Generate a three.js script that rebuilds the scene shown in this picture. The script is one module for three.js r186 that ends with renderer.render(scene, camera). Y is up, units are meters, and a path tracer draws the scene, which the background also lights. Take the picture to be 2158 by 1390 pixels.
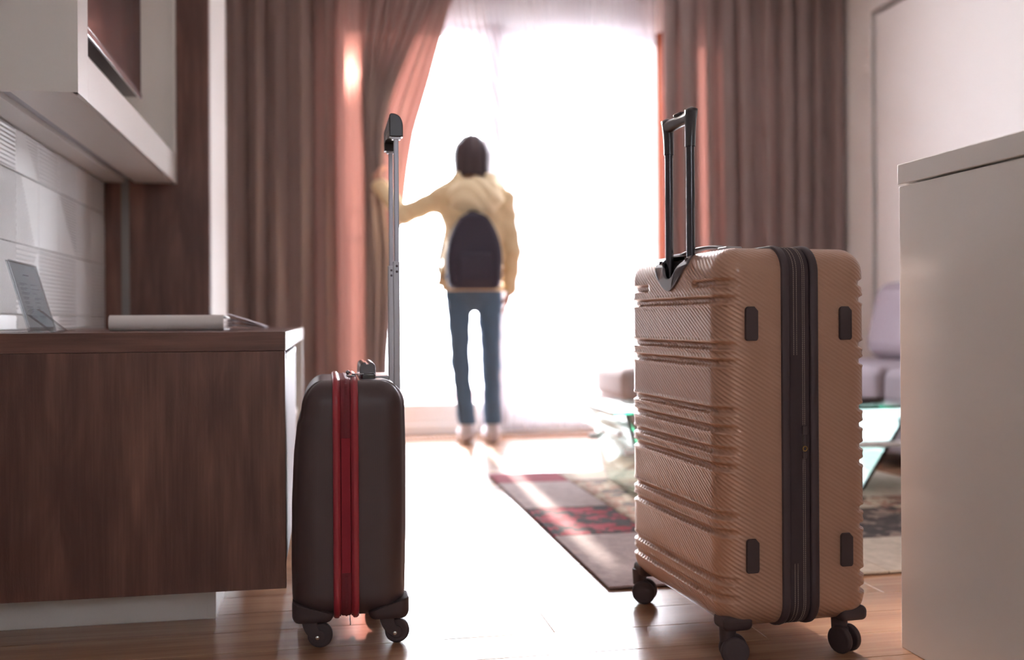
import * as THREE from 'three';
import { RoundedBoxGeometry } from 'three/addons/geometries/RoundedBoxGeometry.js';
import { mergeGeometries, mergeVertices } from 'three/addons/utils/BufferGeometryUtils.js';

// ------------------------------------------------------------------ camera
const scene = new THREE.Scene();
const EYE = 0.67, FOC = 2098, YAW = THREE.MathUtils.degToRad(10.6), ROLL = THREE.MathUtils.degToRad(0.35);
const camera = new THREE.PerspectiveCamera(2 * Math.atan(695 / FOC) * 180 / Math.PI, 2158 / 1390, 0.05, 200);
camera.filmGauge = 36;
camera.position.set(0, EYE, 0);
camera.rotation.order = 'YXZ';
camera.rotation.set(0, -YAW, -ROLL);
camera.setViewOffset(2158, 1390, 0, 19, 2158, 1390);
camera.focus = 2.02;
camera.userData.fStop = 1.8;

// a pixel of the photograph -> a point of the room on a given plane
function ray(px, py) {
  const u0 = px - 1079, v0 = py - 676, c = Math.cos(ROLL), s = Math.sin(ROLL);
  const u = (u0 * c - v0 * s) / FOC, v = (u0 * s + v0 * c) / FOC;
  return [Math.sin(YAW) + u * Math.cos(YAW), -v, -Math.cos(YAW) + u * Math.sin(YAW)];
}
function onZ(px, py, z) { const r = ray(px, py), t = z / r[2]; return new THREE.Vector3(r[0] * t, EYE + r[1] * t, z); }

// ------------------------------------------------------------------ sky, sun, exposure
const sunDir = new THREE.Vector3(...ray(727, 150)).normalize();          // the sun shows through the left curtain
{
  const W = 1024, H = 512, d = new Float32Array(W * H * 4), v = new THREE.Vector3();
  for (let j = 0; j < H; j++) for (let i = 0; i < W; i++) {
    const lat = ((j + 0.5) / H - 0.5) * Math.PI, lon = ((i + 0.5) / W - 0.5) * 2 * Math.PI;
    v.set(Math.cos(lon) * Math.cos(lat), Math.sin(lat), Math.sin(lon) * Math.cos(lat));
    const ang = Math.acos(Math.min(1, v.dot(sunDir))) * 180 / Math.PI;
    const glow = 0.9 * Math.exp(-ang / 14) + 45 * Math.exp(-((ang / 0.95) ** 2));
    const k = (j * W + i) * 4;
    d[k] = 0.97 + glow; d[k + 1] = 1.02 + glow * 0.98; d[k + 2] = 1.12 + glow * 0.94; d[k + 3] = 1;
  }
  const t = new THREE.DataTexture(d, W, H, THREE.RGBAFormat, THREE.FloatType);
  t.mapping = THREE.EquirectangularReflectionMapping; t.magFilter = THREE.LinearFilter; t.needsUpdate = true;
  scene.background = t;
}
scene.backgroundIntensity = 8;
const sun = new THREE.DirectionalLight(0xfff4e8, 7);
sun.position.copy(sunDir).multiplyScalar(20);
sun.target.position.set(0, 0, 0);
sun.castShadow = true;
sun.shadow.radius = 2.5;
sun.shadow.mapSize.set(2048, 2048);
Object.assign(sun.shadow.camera, { left: -5, right: 6, top: 5, bottom: -4, near: 1, far: 40 });
scene.add(sun, sun.target);
const renderer = new THREE.WebGLRenderer({ antialias: true });
renderer.toneMapping = THREE.LinearToneMapping;
renderer.toneMappingExposure = 2.6;
renderer.shadowMap.enabled = true;

// ------------------------------------------------------------------ helpers
const V3 = (x, y, z) => new THREE.Vector3(x, y, z);
const clamp = THREE.MathUtils.clamp, lerp = THREE.MathUtils.lerp, sstep = THREE.MathUtils.smoothstep;
function rng(seed) { let s = seed | 0; return () => { s = (s + 0x6d2b79f5) | 0; let t = Math.imul(s ^ (s >>> 15), 1 | s); t = (t + Math.imul(t ^ (t >>> 7), 61 | t)) ^ t; return ((t ^ (t >>> 14)) >>> 0) / 4294967296; }; }
const rnd = rng(7);
function hash(x, y, s = 0) { let h = Math.imul(x, 374761393) + Math.imul(y, 668265263) + Math.imul(s, 974711); h = Math.imul(h ^ (h >>> 13), 1274126177); return ((h ^ (h >>> 16)) >>> 0) / 4294967296; }
// value noise that repeats after px, py cells
function vn(x, y, px, py, s = 0) {
  const ix = Math.floor(x), iy = Math.floor(y), fx = x - ix, fy = y - iy, m = (a, n) => ((a % n) + n) % n;
  const u = fx * fx * (3 - 2 * fx), v = fy * fy * (3 - 2 * fy);
  const h = (a, b) => hash(m(a, px), m(b, py), s);
  return lerp(lerp(h(ix, iy), h(ix + 1, iy), u), lerp(h(ix, iy + 1), h(ix + 1, iy + 1), u), v);
}
function fbm(x, y, p, s, oct = 4) { let a = 0.5, r = 0, n = 0; for (let o = 0; o < oct; o++) { r += a * vn(x, y, p[0], p[1], s + o); n += a; x *= 2; y *= 2; p = [p[0] * 2, p[1] * 2]; a *= 0.5; } return r / n; }
function tex(w, h, fn, srgb = true) {
  const d = new Uint8Array(w * h * 4);
  for (let j = 0; j < h; j++) for (let i = 0; i < w; i++) {
    const c = fn(i / w, j / h), k = (j * w + i) * 4;
    for (let q = 0; q < 3; q++) d[k + q] = clamp(Math.round((c.length ? c[q] : c) * 255), 0, 255);
    d[k + 3] = 255;
  }
  const t = new THREE.DataTexture(d, w, h); t.wrapS = t.wrapT = THREE.RepeatWrapping; t.magFilter = THREE.LinearFilter; t.minFilter = THREE.LinearMipmapLinearFilter; t.generateMipmaps = true;
  if (srgb) t.colorSpace = THREE.SRGBColorSpace; t.needsUpdate = true; return t;
}
const scaled = (t, x, y) => { const c = t.clone(); c.repeat.set(x, y); c.needsUpdate = true; return c; };
const mat = (color, rough, extra = {}) => new THREE.MeshPhysicalMaterial({ color, roughness: rough, side: THREE.DoubleSide, ...extra });
const used = new Map();
function numbered(n) { const k = used.get(n) ?? 0; used.set(n, k + 1); return k ? n + '_' + String(k).padStart(3, '0') : n; }
function setShadow(o) { o.castShadow = true; o.receiveShadow = true; return o; }
function part(name, geo, m, parent, label) { const o = setShadow(new THREE.Mesh(geo, m)); o.name = name; if (label) o.userData.label = label; parent.add(o); return o; }
function thing(name, label, category, pos = [0, 0, 0], turn = 0, group) {
  const o = new THREE.Group(); o.name = numbered(name); o.position.set(...pos); o.rotation.y = turn; o.userData = { label, category }; if (group) o.userData.group = group; scene.add(o); return o;
}
function tagMesh(name, geo, m, label, category, group) { const o = part(numbered(name), geo, m, scene); o.userData = { label, category }; if (group) o.userData.group = group; return o; }
function struct(name, geo, m, label) { const o = part(name, geo, m, scene); o.userData = { kind: 'structure', label }; return o; }
function structGroup(name, label) { const o = new THREE.Group(); o.name = name; o.userData = { kind: 'structure', label }; scene.add(o); return o; }
// uv in metres from the side that a face points to; wood grain runs along v, turn it with grain = 'x' | 'y' | 'z'
function boxUV(g, grain = 'y') {
  g = g.index ? g.toNonIndexed() : g;
  const p = g.attributes.position, uv = new Float32Array(p.count * 2), a = V3(), b = V3(), c = V3(), n = V3();
  for (let i = 0; i < p.count; i += 3) {
    a.fromBufferAttribute(p, i); b.fromBufferAttribute(p, i + 1); c.fromBufferAttribute(p, i + 2);
    n.copy(b).sub(a).cross(c.clone().sub(a)); const x = Math.abs(n.x), y = Math.abs(n.y), z = Math.abs(n.z);
    [a, b, c].forEach((q, k) => {
      let u, v;
      if (x >= y && x >= z) { u = q.z; v = q.y; if (grain === 'z') { u = q.y; v = q.z; } } else if (y >= z) { u = q.x; v = q.z; if (grain === 'x') { u = q.z; v = q.x; } } else { u = q.x; v = q.y; if (grain === 'x') { u = q.y; v = q.x; } }
      uv[(i + k) * 2] = u; uv[(i + k) * 2 + 1] = v;
    });
  }
  g.setAttribute('uv', new THREE.BufferAttribute(uv, 2)); return g;
}
// box between two corners, softly rounded
function bx(x0, x1, y0, y1, z0, z1, r = 0.002, grain = 'y', seg = 2) {
  const w = Math.abs(x1 - x0), h = Math.abs(y1 - y0), d = Math.abs(z1 - z0), q = Math.min(r, w * 0.49, h * 0.49, d * 0.49);
  const g = q > 0 ? new RoundedBoxGeometry(w, h, d, seg, q) : new THREE.BoxGeometry(w, h, d);
  g.translate((x0 + x1) / 2, (y0 + y1) / 2, (z0 + z1) / 2); return boxUV(g, grain);
}
const merge = (list) => mergeGeometries(list.map((g) => { g = g.index ? g.toNonIndexed() : g; for (const k of Object.keys(g.attributes)) if (!['position', 'normal', 'uv'].includes(k)) g.deleteAttribute(k); if (!g.attributes.uv) g.setAttribute('uv', new THREE.BufferAttribute(new Float32Array(g.attributes.position.count * 2), 2)); return g; }));
const tube = (pts, r, seg = 24, rad = 8, closed = false) => new THREE.TubeGeometry(new THREE.CatmullRomCurve3(pts, closed, 'catmullrom', 0.5), seg, r, rad, closed);
function extrude(shape, depth, bevel = 0.001, bs = 2) { const g = new THREE.ExtrudeGeometry(shape, { depth: depth - 2 * bevel, bevelEnabled: bevel > 0, bevelSize: bevel, bevelThickness: bevel, bevelSegments: bs, curveSegments: 16 }); g.translate(0, 0, bevel); return g; }
// grid surface from a function (i, j) -> Vector3
function gridGeo(nu, nv, fn, uvf, skip) {
  const pos = [], uv = [], idx = [];
  for (let j = 0; j <= nv; j++) for (let i = 0; i <= nu; i++) { const p = fn(i / nu, j / nv, i, j); pos.push(p.x, p.y, p.z); const q = uvf ? uvf(i / nu, j / nv, p) : [i / nu, j / nv]; uv.push(q[0], q[1]); }
  const w = nu + 1;
  for (let j = 0; j < nv; j++) for (let i = 0; i < nu; i++) {
    if (skip && skip(V3(pos[(j * w + i) * 3], pos[(j * w + i) * 3 + 1], pos[(j * w + i) * 3 + 2]))) continue;
    const a = j * w + i; idx.push(a, a + 1, a + w, a + 1, a + w + 1, a + w);
  }
  const g = new THREE.BufferGeometry(); g.setAttribute('position', new THREE.Float32BufferAttribute(pos, 3)); g.setAttribute('uv', new THREE.Float32BufferAttribute(uv, 2)); g.setIndex(idx); g.computeVertexNormals(); return g;
}
// distance field -> smooth mesh (surface nets)
function nets(sdf, lo, hi, cell) {
  const n = [0, 1, 2].map((k) => Math.ceil((hi[k] - lo[k]) / cell) + 1), [nx, ny, nz] = n, val = new Float32Array(nx * ny * nz), at = (i, j, k) => (k * ny + j) * nx + i;
  for (let k = 0; k < nz; k++) for (let j = 0; j < ny; j++) for (let i = 0; i < nx; i++) val[at(i, j, k)] = sdf(lo[0] + i * cell, lo[1] + j * cell, lo[2] + k * cell);
  const id = new Int32Array(nx * ny * nz).fill(-1), pos = [], idx = [], E = [[0, 1], [2, 3], [4, 5], [6, 7], [0, 2], [1, 3], [4, 6], [5, 7], [0, 4], [1, 5], [2, 6], [3, 7]];
  for (let k = 0; k < nz - 1; k++) for (let j = 0; j < ny - 1; j++) for (let i = 0; i < nx - 1; i++) {
    const c = []; let m = 0; for (let q = 0; q < 8; q++) { c[q] = val[at(i + (q & 1), j + ((q >> 1) & 1), k + (q >> 2))]; if (c[q] < 0) m++; }
    if (m === 0 || m === 8) continue;
    let x = 0, y = 0, z = 0, cnt = 0;
    for (const [a, b] of E) if ((c[a] < 0) !== (c[b] < 0)) { const t = c[a] / (c[a] - c[b]); x += lerp(a & 1, b & 1, t); y += lerp((a >> 1) & 1, (b >> 1) & 1, t); z += lerp(a >> 2, b >> 2, t); cnt++; }
    id[at(i, j, k)] = pos.length / 3; pos.push(lo[0] + (i + x / cnt) * cell, lo[1] + (j + y / cnt) * cell, lo[2] + (k + z / cnt) * cell);
  }
  for (let k = 1; k < nz - 1; k++) for (let j = 1; j < ny - 1; j++) for (let i = 1; i < nx - 1; i++) {
    const a = val[at(i, j, k)] < 0;
    const quad = (p, q, r, s, flip) => { if (p < 0 || q < 0 || r < 0 || s < 0) return; if (flip) idx.push(p, r, q, p, s, r); else idx.push(p, q, r, p, r, s); };
    if (a !== val[at(i + 1, j, k)] < 0) quad(id[at(i, j - 1, k - 1)], id[at(i, j, k - 1)], id[at(i, j, k)], id[at(i, j - 1, k)], !a);
    if (a !== val[at(i, j + 1, k)] < 0) quad(id[at(i - 1, j, k - 1)], id[at(i - 1, j, k)], id[at(i, j, k)], id[at(i, j, k - 1)], !a);
    if (a !== val[at(i, j, k + 1)] < 0) quad(id[at(i - 1, j - 1, k)], id[at(i, j - 1, k)], id[at(i, j, k)], id[at(i - 1, j, k)], !a);
  }
  const g = new THREE.BufferGeometry(), e = cell * 0.3, nor = [];
  for (let q = 0; q < pos.length; q += 3) { const [x, y, z] = [pos[q], pos[q + 1], pos[q + 2]], gx = sdf(x + e, y, z) - sdf(x - e, y, z), gy = sdf(x, y + e, z) - sdf(x, y - e, z), gz = sdf(x, y, z + e) - sdf(x, y, z - e), l = Math.hypot(gx, gy, gz) || 1; nor.push(gx / l, gy / l, gz / l); }
  g.setAttribute('position', new THREE.Float32BufferAttribute(pos, 3)); g.setAttribute('normal', new THREE.Float32BufferAttribute(nor, 3));
  const uv = []; for (let q = 0; q < pos.length; q += 3) uv.push(pos[q] + pos[q + 2], pos[q + 1]); g.setAttribute('uv', new THREE.Float32BufferAttribute(uv, 2)); g.setIndex(idx); return g;
}
const smin = (a, b, k) => { const h = clamp(0.5 + 0.5 * (b - a) / k, 0, 1); return lerp(b, a, h) - k * h * (1 - h); };
// tapered capsule
function cap(x, y, z, A, B, ra, rb) {
  const bx_ = B.x - A.x, by = B.y - A.y, bz = B.z - A.z, t = clamp(((x - A.x) * bx_ + (y - A.y) * by + (z - A.z) * bz) / (bx_ * bx_ + by * by + bz * bz), 0, 1);
  return Math.hypot(x - A.x - bx_ * t, y - A.y - by * t, z - A.z - bz * t) - lerp(ra, rb, t);
}
const ell = (x, y, z, c, rx, ry, rz) => { const k = Math.hypot((x - c.x) / rx, (y - c.y) / ry, (z - c.z) / rz); return (k - 1) * Math.min(rx, ry, rz); };

// ------------------------------------------------------------------ procedural surfaces
function woodFn(dark, light, streaks, seed, knots = []) {
  return (u, v) => {
    let w = u + 0.035 * (fbm(u * 3, v * 1, [3, 1], seed, 3) - 0.5);
    let k = 0;
    for (const [ku, kv, ks] of knots) { const du = u - ku, dv = (v - kv) * 0.45, r2 = du * du + dv * dv; w += ks * Math.sign(du || 1) * 0.05 * Math.exp(-r2 / 0.004); k += Math.exp(-r2 / 0.0012); }
    const a = fbm(w * streaks, v * 2, [streaks, 2], seed + 9, 5), b = fbm(w * streaks * 6, v * 5, [streaks * 6, 5], seed + 31, 3), f = fbm(u * 260, v * 9, [260, 9], seed + 50, 2);
    const t = clamp(0.5 + (a - 0.5) * 1.7 + (b - 0.5) * 0.55 + (f - 0.5) * 0.35 - k * 0.35, 0, 1);
    return [0, 1, 2].map((q) => lerp(dark[q], light[q], t));
  };
}
const walnutTex = tex(1024, 1024, woodFn([0.355, 0.235, 0.205], [0.55, 0.385, 0.325], 10, 3, [[0.32, 0.42, 1], [0.70, 0.62, 0.7]]));
const oakTex = tex(1024, 1024, woodFn([0.60, 0.435, 0.335], [0.74, 0.565, 0.44], 14, 21));
const fineBump = tex(256, 256, (u, v) => 0.35 * fbm(u * 64, v * 64, [64, 64], 5, 2) + 0.65 * vn(u * 128, v * 128, 128, 128, 8), false);
const clothBump = tex(256, 256, (u, v) => 0.5 + 0.25 * Math.sin(u * Math.PI * 2 * 32) * Math.sin(v * Math.PI * 2 * 32) + 0.25 * (fbm(u * 16, v * 16, [16, 16], 4) - 0.5), false);
const twillBump = tex(256, 256, (u, v) => {
  const p = 2 * Math.PI, a = 0.5 + 0.5 * Math.sin(p * (3 * u + 5 * v)), b = 0.5 + 0.5 * Math.sin(p * (18 * u - 12 * v));
  return clamp(0.12 + 0.62 * a ** 0.8 + 0.26 * b * a, 0, 1);
}, false);
const M = {
  walnut: mat(0xffffff, 0.42, { map: scaled(walnutTex, 1 / 0.8, 1 / 0.8), bumpMap: scaled(fineBump, 8, 1.5), bumpScale: 0.00025 }),
  oak: mat(0xffffff, 0.27, { map: scaled(oakTex, 1 / 0.6, 1 / 1.3), bumpMap: scaled(fineBump, 5, 1), bumpScale: 0.00025, clearcoat: 0.35, clearcoatRoughness: 0.18 }),
  white: mat(0xe6e1da, 0.32, { bumpMap: scaled(fineBump, 6, 6), bumpScale: 0.00006 }),
  whiteGloss: mat(0xe9e5de, 0.18),
  wall: mat(0xe4dfda, 0.85, { bumpMap: scaled(fineBump, 2, 2), bumpScale: 0.0004 }),
  ceiling: mat(0xefece8, 0.9),
  grout: mat(0xc9c5bf, 0.9),
  steel: mat(0x9b9a9c, 0.28, { metalness: 1 }),
  alu: mat(0xb2b1b5, 0.42, { metalness: 0.6 }),
  chrome: mat(0xd9dadc, 0.12, { metalness: 1 }),
  black: mat(0x453839, 0.38),
  rubber: mat(0x433536, 0.6),
  blackGloss: mat(0x241e20, 0.12, { clearcoat: 1, clearcoatRoughness: 0.06 }),
};

// ------------------------------------------------------------------ the room: floor, walls, ceiling, window
const XL = -0.81, XR = 3.2, ZB = -5.90, ZF = 2.2, HC = 2.75;
const floor = struct('floor', bx(XL - 0.1, XR + 0.3, -0.12, -0.012, ZB - 0.3, ZF + 0.1, 0), mat(0x3a2a20, 0.9), 'oak laminate plank floor');
{
  // planks across the room, 14 cm wide, with a small chamfer on every top edge
  const PW = 0.14, LEN = 1.29, c = 0.0009, gap = 0.0006;
  const plank = (l, u0, v0) => {
    const X = l / 2 - gap, Z = PW / 2 - gap, pos = [], uv = [];
    const q = (...p) => { for (const k of [0, 1, 2, 0, 2, 3]) { pos.push(...p[k]); uv.push(p[k][2] + u0, p[k][0] + v0); } };
    const t = (sx, sz) => [sx * (X - c), 0, sz * (Z - c)], s = (sx, sz) => [sx * X, -c, sz * Z], b = (sx, sz) => [sx * X, -0.011, sz * Z];
    q(t(-1, 1), t(1, 1), t(1, -1), t(-1, -1));
    for (const [a, d] of [[[-1, 1], [1, 1]], [[1, 1], [1, -1]], [[1, -1], [-1, -1]], [[-1, -1], [-1, 1]]]) { q(s(...a), s(...d), t(...d), t(...a)); q(b(...a), b(...d), s(...d), s(...a)); }
    const g = new THREE.BufferGeometry(); g.setAttribute('position', new THREE.Float32BufferAttribute(pos, 3)); g.setAttribute('uv', new THREE.Float32BufferAttribute(uv, 2)); g.computeVertexNormals(); return g;
  };
  const kinds = new Map(), get = (l, k) => { const key = l.toFixed(3) + k; if (!kinds.has(key)) kinds.set(key, plank(l, k * 0.137, k * 0.39)); return kinds.get(key); };
  const tints = [0xffffff, 0xf3eee8, 0xfaf6f0].map((c2) => { const m2 = M.oak.clone(); m2.color.set(c2); return m2; });
  for (let r = 0, z = -1.95 + PW * 14; z - PW / 2 > ZB - 0.02; z -= PW, r++) {
    const zc = z - PW / 2, off = [0, 0.43, 0.86][r % 3];
    for (let x = XL - off; x < XR; x += LEN) {
      const a = Math.max(x, XL), b = Math.min(x + LEN, XR); if (b - a < 0.05) continue;
      const o = part('plank', get(Math.round((b - a) * 1000) / 1000, Math.floor(rnd() * 5)), tints[Math.floor(rnd() * 3)], floor); o.position.set((a + b) / 2, 0, zc);
    }
  }
}
const wallLeft = struct('wall_left', bx(XL - 0.12, XL - 0.008, 0, HC, ZB - 0.2, ZF, 0), M.wall, 'white left wall with embossed tile splashback');
{
  // white embossed tiles between the worktop and the hanging cabinet
  const rib = (f) => tex(256, 256, (u, v) => clamp(f(u, v), 0, 1), false), wave = (x) => 0.5 + 0.5 * Math.sin(2 * Math.PI * x);
  const bumps = [
    rib((u, v) => 0.6 * wave(v * 16)), rib((u, v) => (u > v * 0.6 + 0.2 ? 0.7 * wave((u * 1 + v * 0.6) * 15) : 0.5)), rib((u, v) => (v > u ? 0.7 * wave(v * 22) : 0.45)),
    rib((u, v) => 0.45 + 0.1 * fbm(u * 20, v * 4, [20, 4], 2)), rib((u, v) => 0.7 * wave((u * 0.95 - v * 0.32) * 20)), rib((u, v) => (u + v > 1 ? 0.6 * wave(v * 14) : 0.35 + 0.2 * wave(u * 30))),
  ].map((t) => mat(0xe3e0dc, 0.26, { bumpMap: scaled(t, 1 / 0.214, 1 / 0.187), bumpScale: 0.0042 }));
  const g = bx(0, 0.008, 0, 0.187, 0, 0.2145, 0.0014, 'y', 1);
  const rows = [[0.655, 0.694, 0], [0.697, 0.884, 1], [0.887, 1.074, 2], [1.077, 1.192, 3]], pick = [[3, 0, 3, 0, 3, 0, 3, 4], [4, 3, 2, 0, 3, 0, 0, 5], [4, 0, 5, 3, 0, 2, 3, 1], [0, 3, 1, 0, 3, 4, 0, 2]];
  for (const [y0, y1, r] of rows) for (let k = 0; k < 10; k++) {
    const z0 = -3.9345 + k * 0.2165 + 0.001, full = y1 - y0 > 0.18;
    const o = part('tile', full ? g : bx(0, 0.008, 0, y1 - y0, 0, 0.2145, 0.0014, 'y', 1), bumps[pick[r][(k + 3) % 8]], wallLeft);
    o.position.set(XL - 0.008, y0, z0);
  }
}
const wallRight = structGroup('wall_right', 'white right wall with a shallow framed recess');
part('wall_core', bx(XR + 0.16, XR + 0.3, 0, HC, ZB - 0.2, ZF, 0), M.wall, wallRight);
part('wall_panel', bx(XR + 0.004, XR + 0.161, 0, 2.462, -5.387, ZF, 0.003), M.wall, wallRight);
part('wall_face', bx(XR, XR + 0.161, 0, HC, ZB - 0.2, -5.43, 0.003), M.wall, wallRight);
part('wall_face', bx(XR, XR + 0.161, 2.5, HC, -5.43, ZF, 0.003), M.wall, wallRight);
{
  // rear wall with the small window whose daylight lies on everything that faces the camera
  const rear = structGroup('wall_rear', 'white wall behind the camera'), [a, b, c, d] = [0.25, 0.85, 1.4, 2.0];
  part('wall_pier', bx(XL - 0.12, a, 0, HC, ZF, ZF + 0.12, 0), M.wall, rear); part('wall_pier', bx(b, XR + 0.2, 0, HC, ZF, ZF + 0.12, 0), M.wall, rear);
  part('wall_header', bx(a, b, d, HC, ZF, ZF + 0.12, 0), M.wall, rear); part('wall_apron', bx(a, b, 0, c, ZF, ZF + 0.12, 0), M.wall, rear);
  const w2 = structGroup('window_2', 'small white framed window behind the camera');
  part('window_frame', merge([bx(a, a + 0.04, c, d, ZF + 0.04, ZF + 0.09, 0.003), bx(b - 0.04, b, c, d, ZF + 0.04, ZF + 0.09, 0.003), bx(a, b, c, c + 0.04, ZF + 0.04, ZF + 0.09, 0.003), bx(a, b, d - 0.04, d, ZF + 0.04, ZF + 0.09, 0.003)]), M.white, w2);
  part('pane', new THREE.PlaneGeometry(b - a - 0.08, d - c - 0.08).translate((a + b) / 2, (c + d) / 2, ZF + 0.065), mat(0xffffff, 0, { transmission: 1, thickness: 0, ior: 1.45 }), w2);
}
struct('ceiling', bx(XL - 0.12, XR + 0.2, HC, HC + 0.15, ZB - 0.3, ZF + 0.12, 0), M.ceiling, 'white ceiling');
const W0 = 0.045, W1 = 2.56, WT = 2.455, WB = 0.06;
{
  const back = structGroup('wall_back', 'white window wall');
  part('wall_pier', bx(XL - 0.12, W0, 0, HC, ZB - 0.25, ZB, 0.002), M.wall, back);
  part('wall_pier', bx(W1, XR + 0.2, 0, HC, ZB - 0.25, ZB, 0.002), M.wall, back);
  part('wall_header', bx(W0, W1, WT, HC, ZB - 0.25, ZB, 0.002), M.wall, back);
  part('sill', bx(W0, W1, -0.02, WB, ZB - 0.25, ZB, 0.002), M.wall, back);
  const woodF = mat(0xb4713a, 0.45, { map: scaled(oakTex, 3, 0.7) }), win = structGroup('window_1', 'tall balcony window with honey coloured wooden frame');
  const z0 = ZB - 0.09, z1 = ZB - 0.02;
  part('window_frame', merge([bx(W0, W0 + 0.05, WB, WT, z0, z1, 0.004), bx(W1 - 0.05, W1, WB, WT, z0, z1, 0.004), bx(W0, W1, WT - 0.05, WT, z0, z1, 0.004, 'x')]), woodF, win);
  part('threshold', bx(W0, W1, WB, WB + 0.05, z0, z1, 0.004, 'x'), M.white, win, 'white threshold');
  part('mullion', bx(0.965, 1.065, WB, WT, z0, z1 + 0.03, 0.004), woodF, win);
  part('mullion', bx(2.045, 2.095, WB, WT, z0, z1 + 0.03, 0.004), woodF, win);
  const glass = mat(0xffffff, 0, { transmission: 1, thickness: 0, ior: 1.45 });
  for (const [a, b] of [[W0 + 0.05, 0.975], [1.055, 2.045], [2.095, W1 - 0.05]]) {
    const s = part('sash', merge([bx(a, a + 0.025, WB + 0.05, WT - 0.05, z0 + 0.01, z1 - 0.01, 0.003), bx(b - 0.025, b, WB + 0.05, WT - 0.05, z0 + 0.01, z1 - 0.01, 0.003), bx(a, b, WT - 0.075, WT - 0.05, z0 + 0.01, z1 - 0.01, 0.003, 'x')]), woodF, win);
    part('bottom_rail', bx(a, b, WB + 0.05, WB + 0.12, z0 + 0.01, z1 - 0.01, 0.003, 'x'), M.white, s);
    part('pane', new THREE.PlaneGeometry(b - a - 0.05, WT - WB - 0.195).translate((a + b) / 2, (WT + WB + 0.045) / 2, (z0 + z1) / 2), glass, s);
  }
}
struct('baseboard_back', bx(XL, XR, 0, 0.055, ZB, ZB + 0.012, 0.002), M.white, 'white skirting under the window');

// outside: a balcony with a low parapet and a rail
{
  struct('balcony_floor', bx(-1.5, 4.5, -0.2, -0.02, -7.3, ZB - 0.25, 0.003), mat(0xdad6d8, 0.8), 'pale balcony floor outside the window');
  const par = thing('balcony_parapet', 'low pale parapet with pink coping on the balcony beyond the window', 'parapet', [1.5, -0.02, -6.9]);
  part('parapet_wall', bx(-3, 3, 0, 0.14, -0.06, 0.06, 0.004), mat(0xe4e2ea, 0.85), par);
  part('coping', bx(-3, 3, 0.14, 0.21, -0.09, 0.09, 0.008), mat(0xe3c8c6, 0.8), par, 'pink coping');
  const rail = thing('balcony_rail', 'thin metal handrail on posts above the balcony parapet', 'railing', [1.5, 0.19, -6.9]);
  part('handrail', new THREE.CylinderGeometry(0.016, 0.016, 6, 12).rotateZ(Math.PI / 2).translate(0, 1.24, 0), M.steel, rail);
  for (let k = 0; k < 5; k++) part('post', new THREE.CylinderGeometry(0.011, 0.011, 1.24, 8).translate(-2.7 + k * 1.35, 0.62, 0), M.steel, rail);
}

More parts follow.
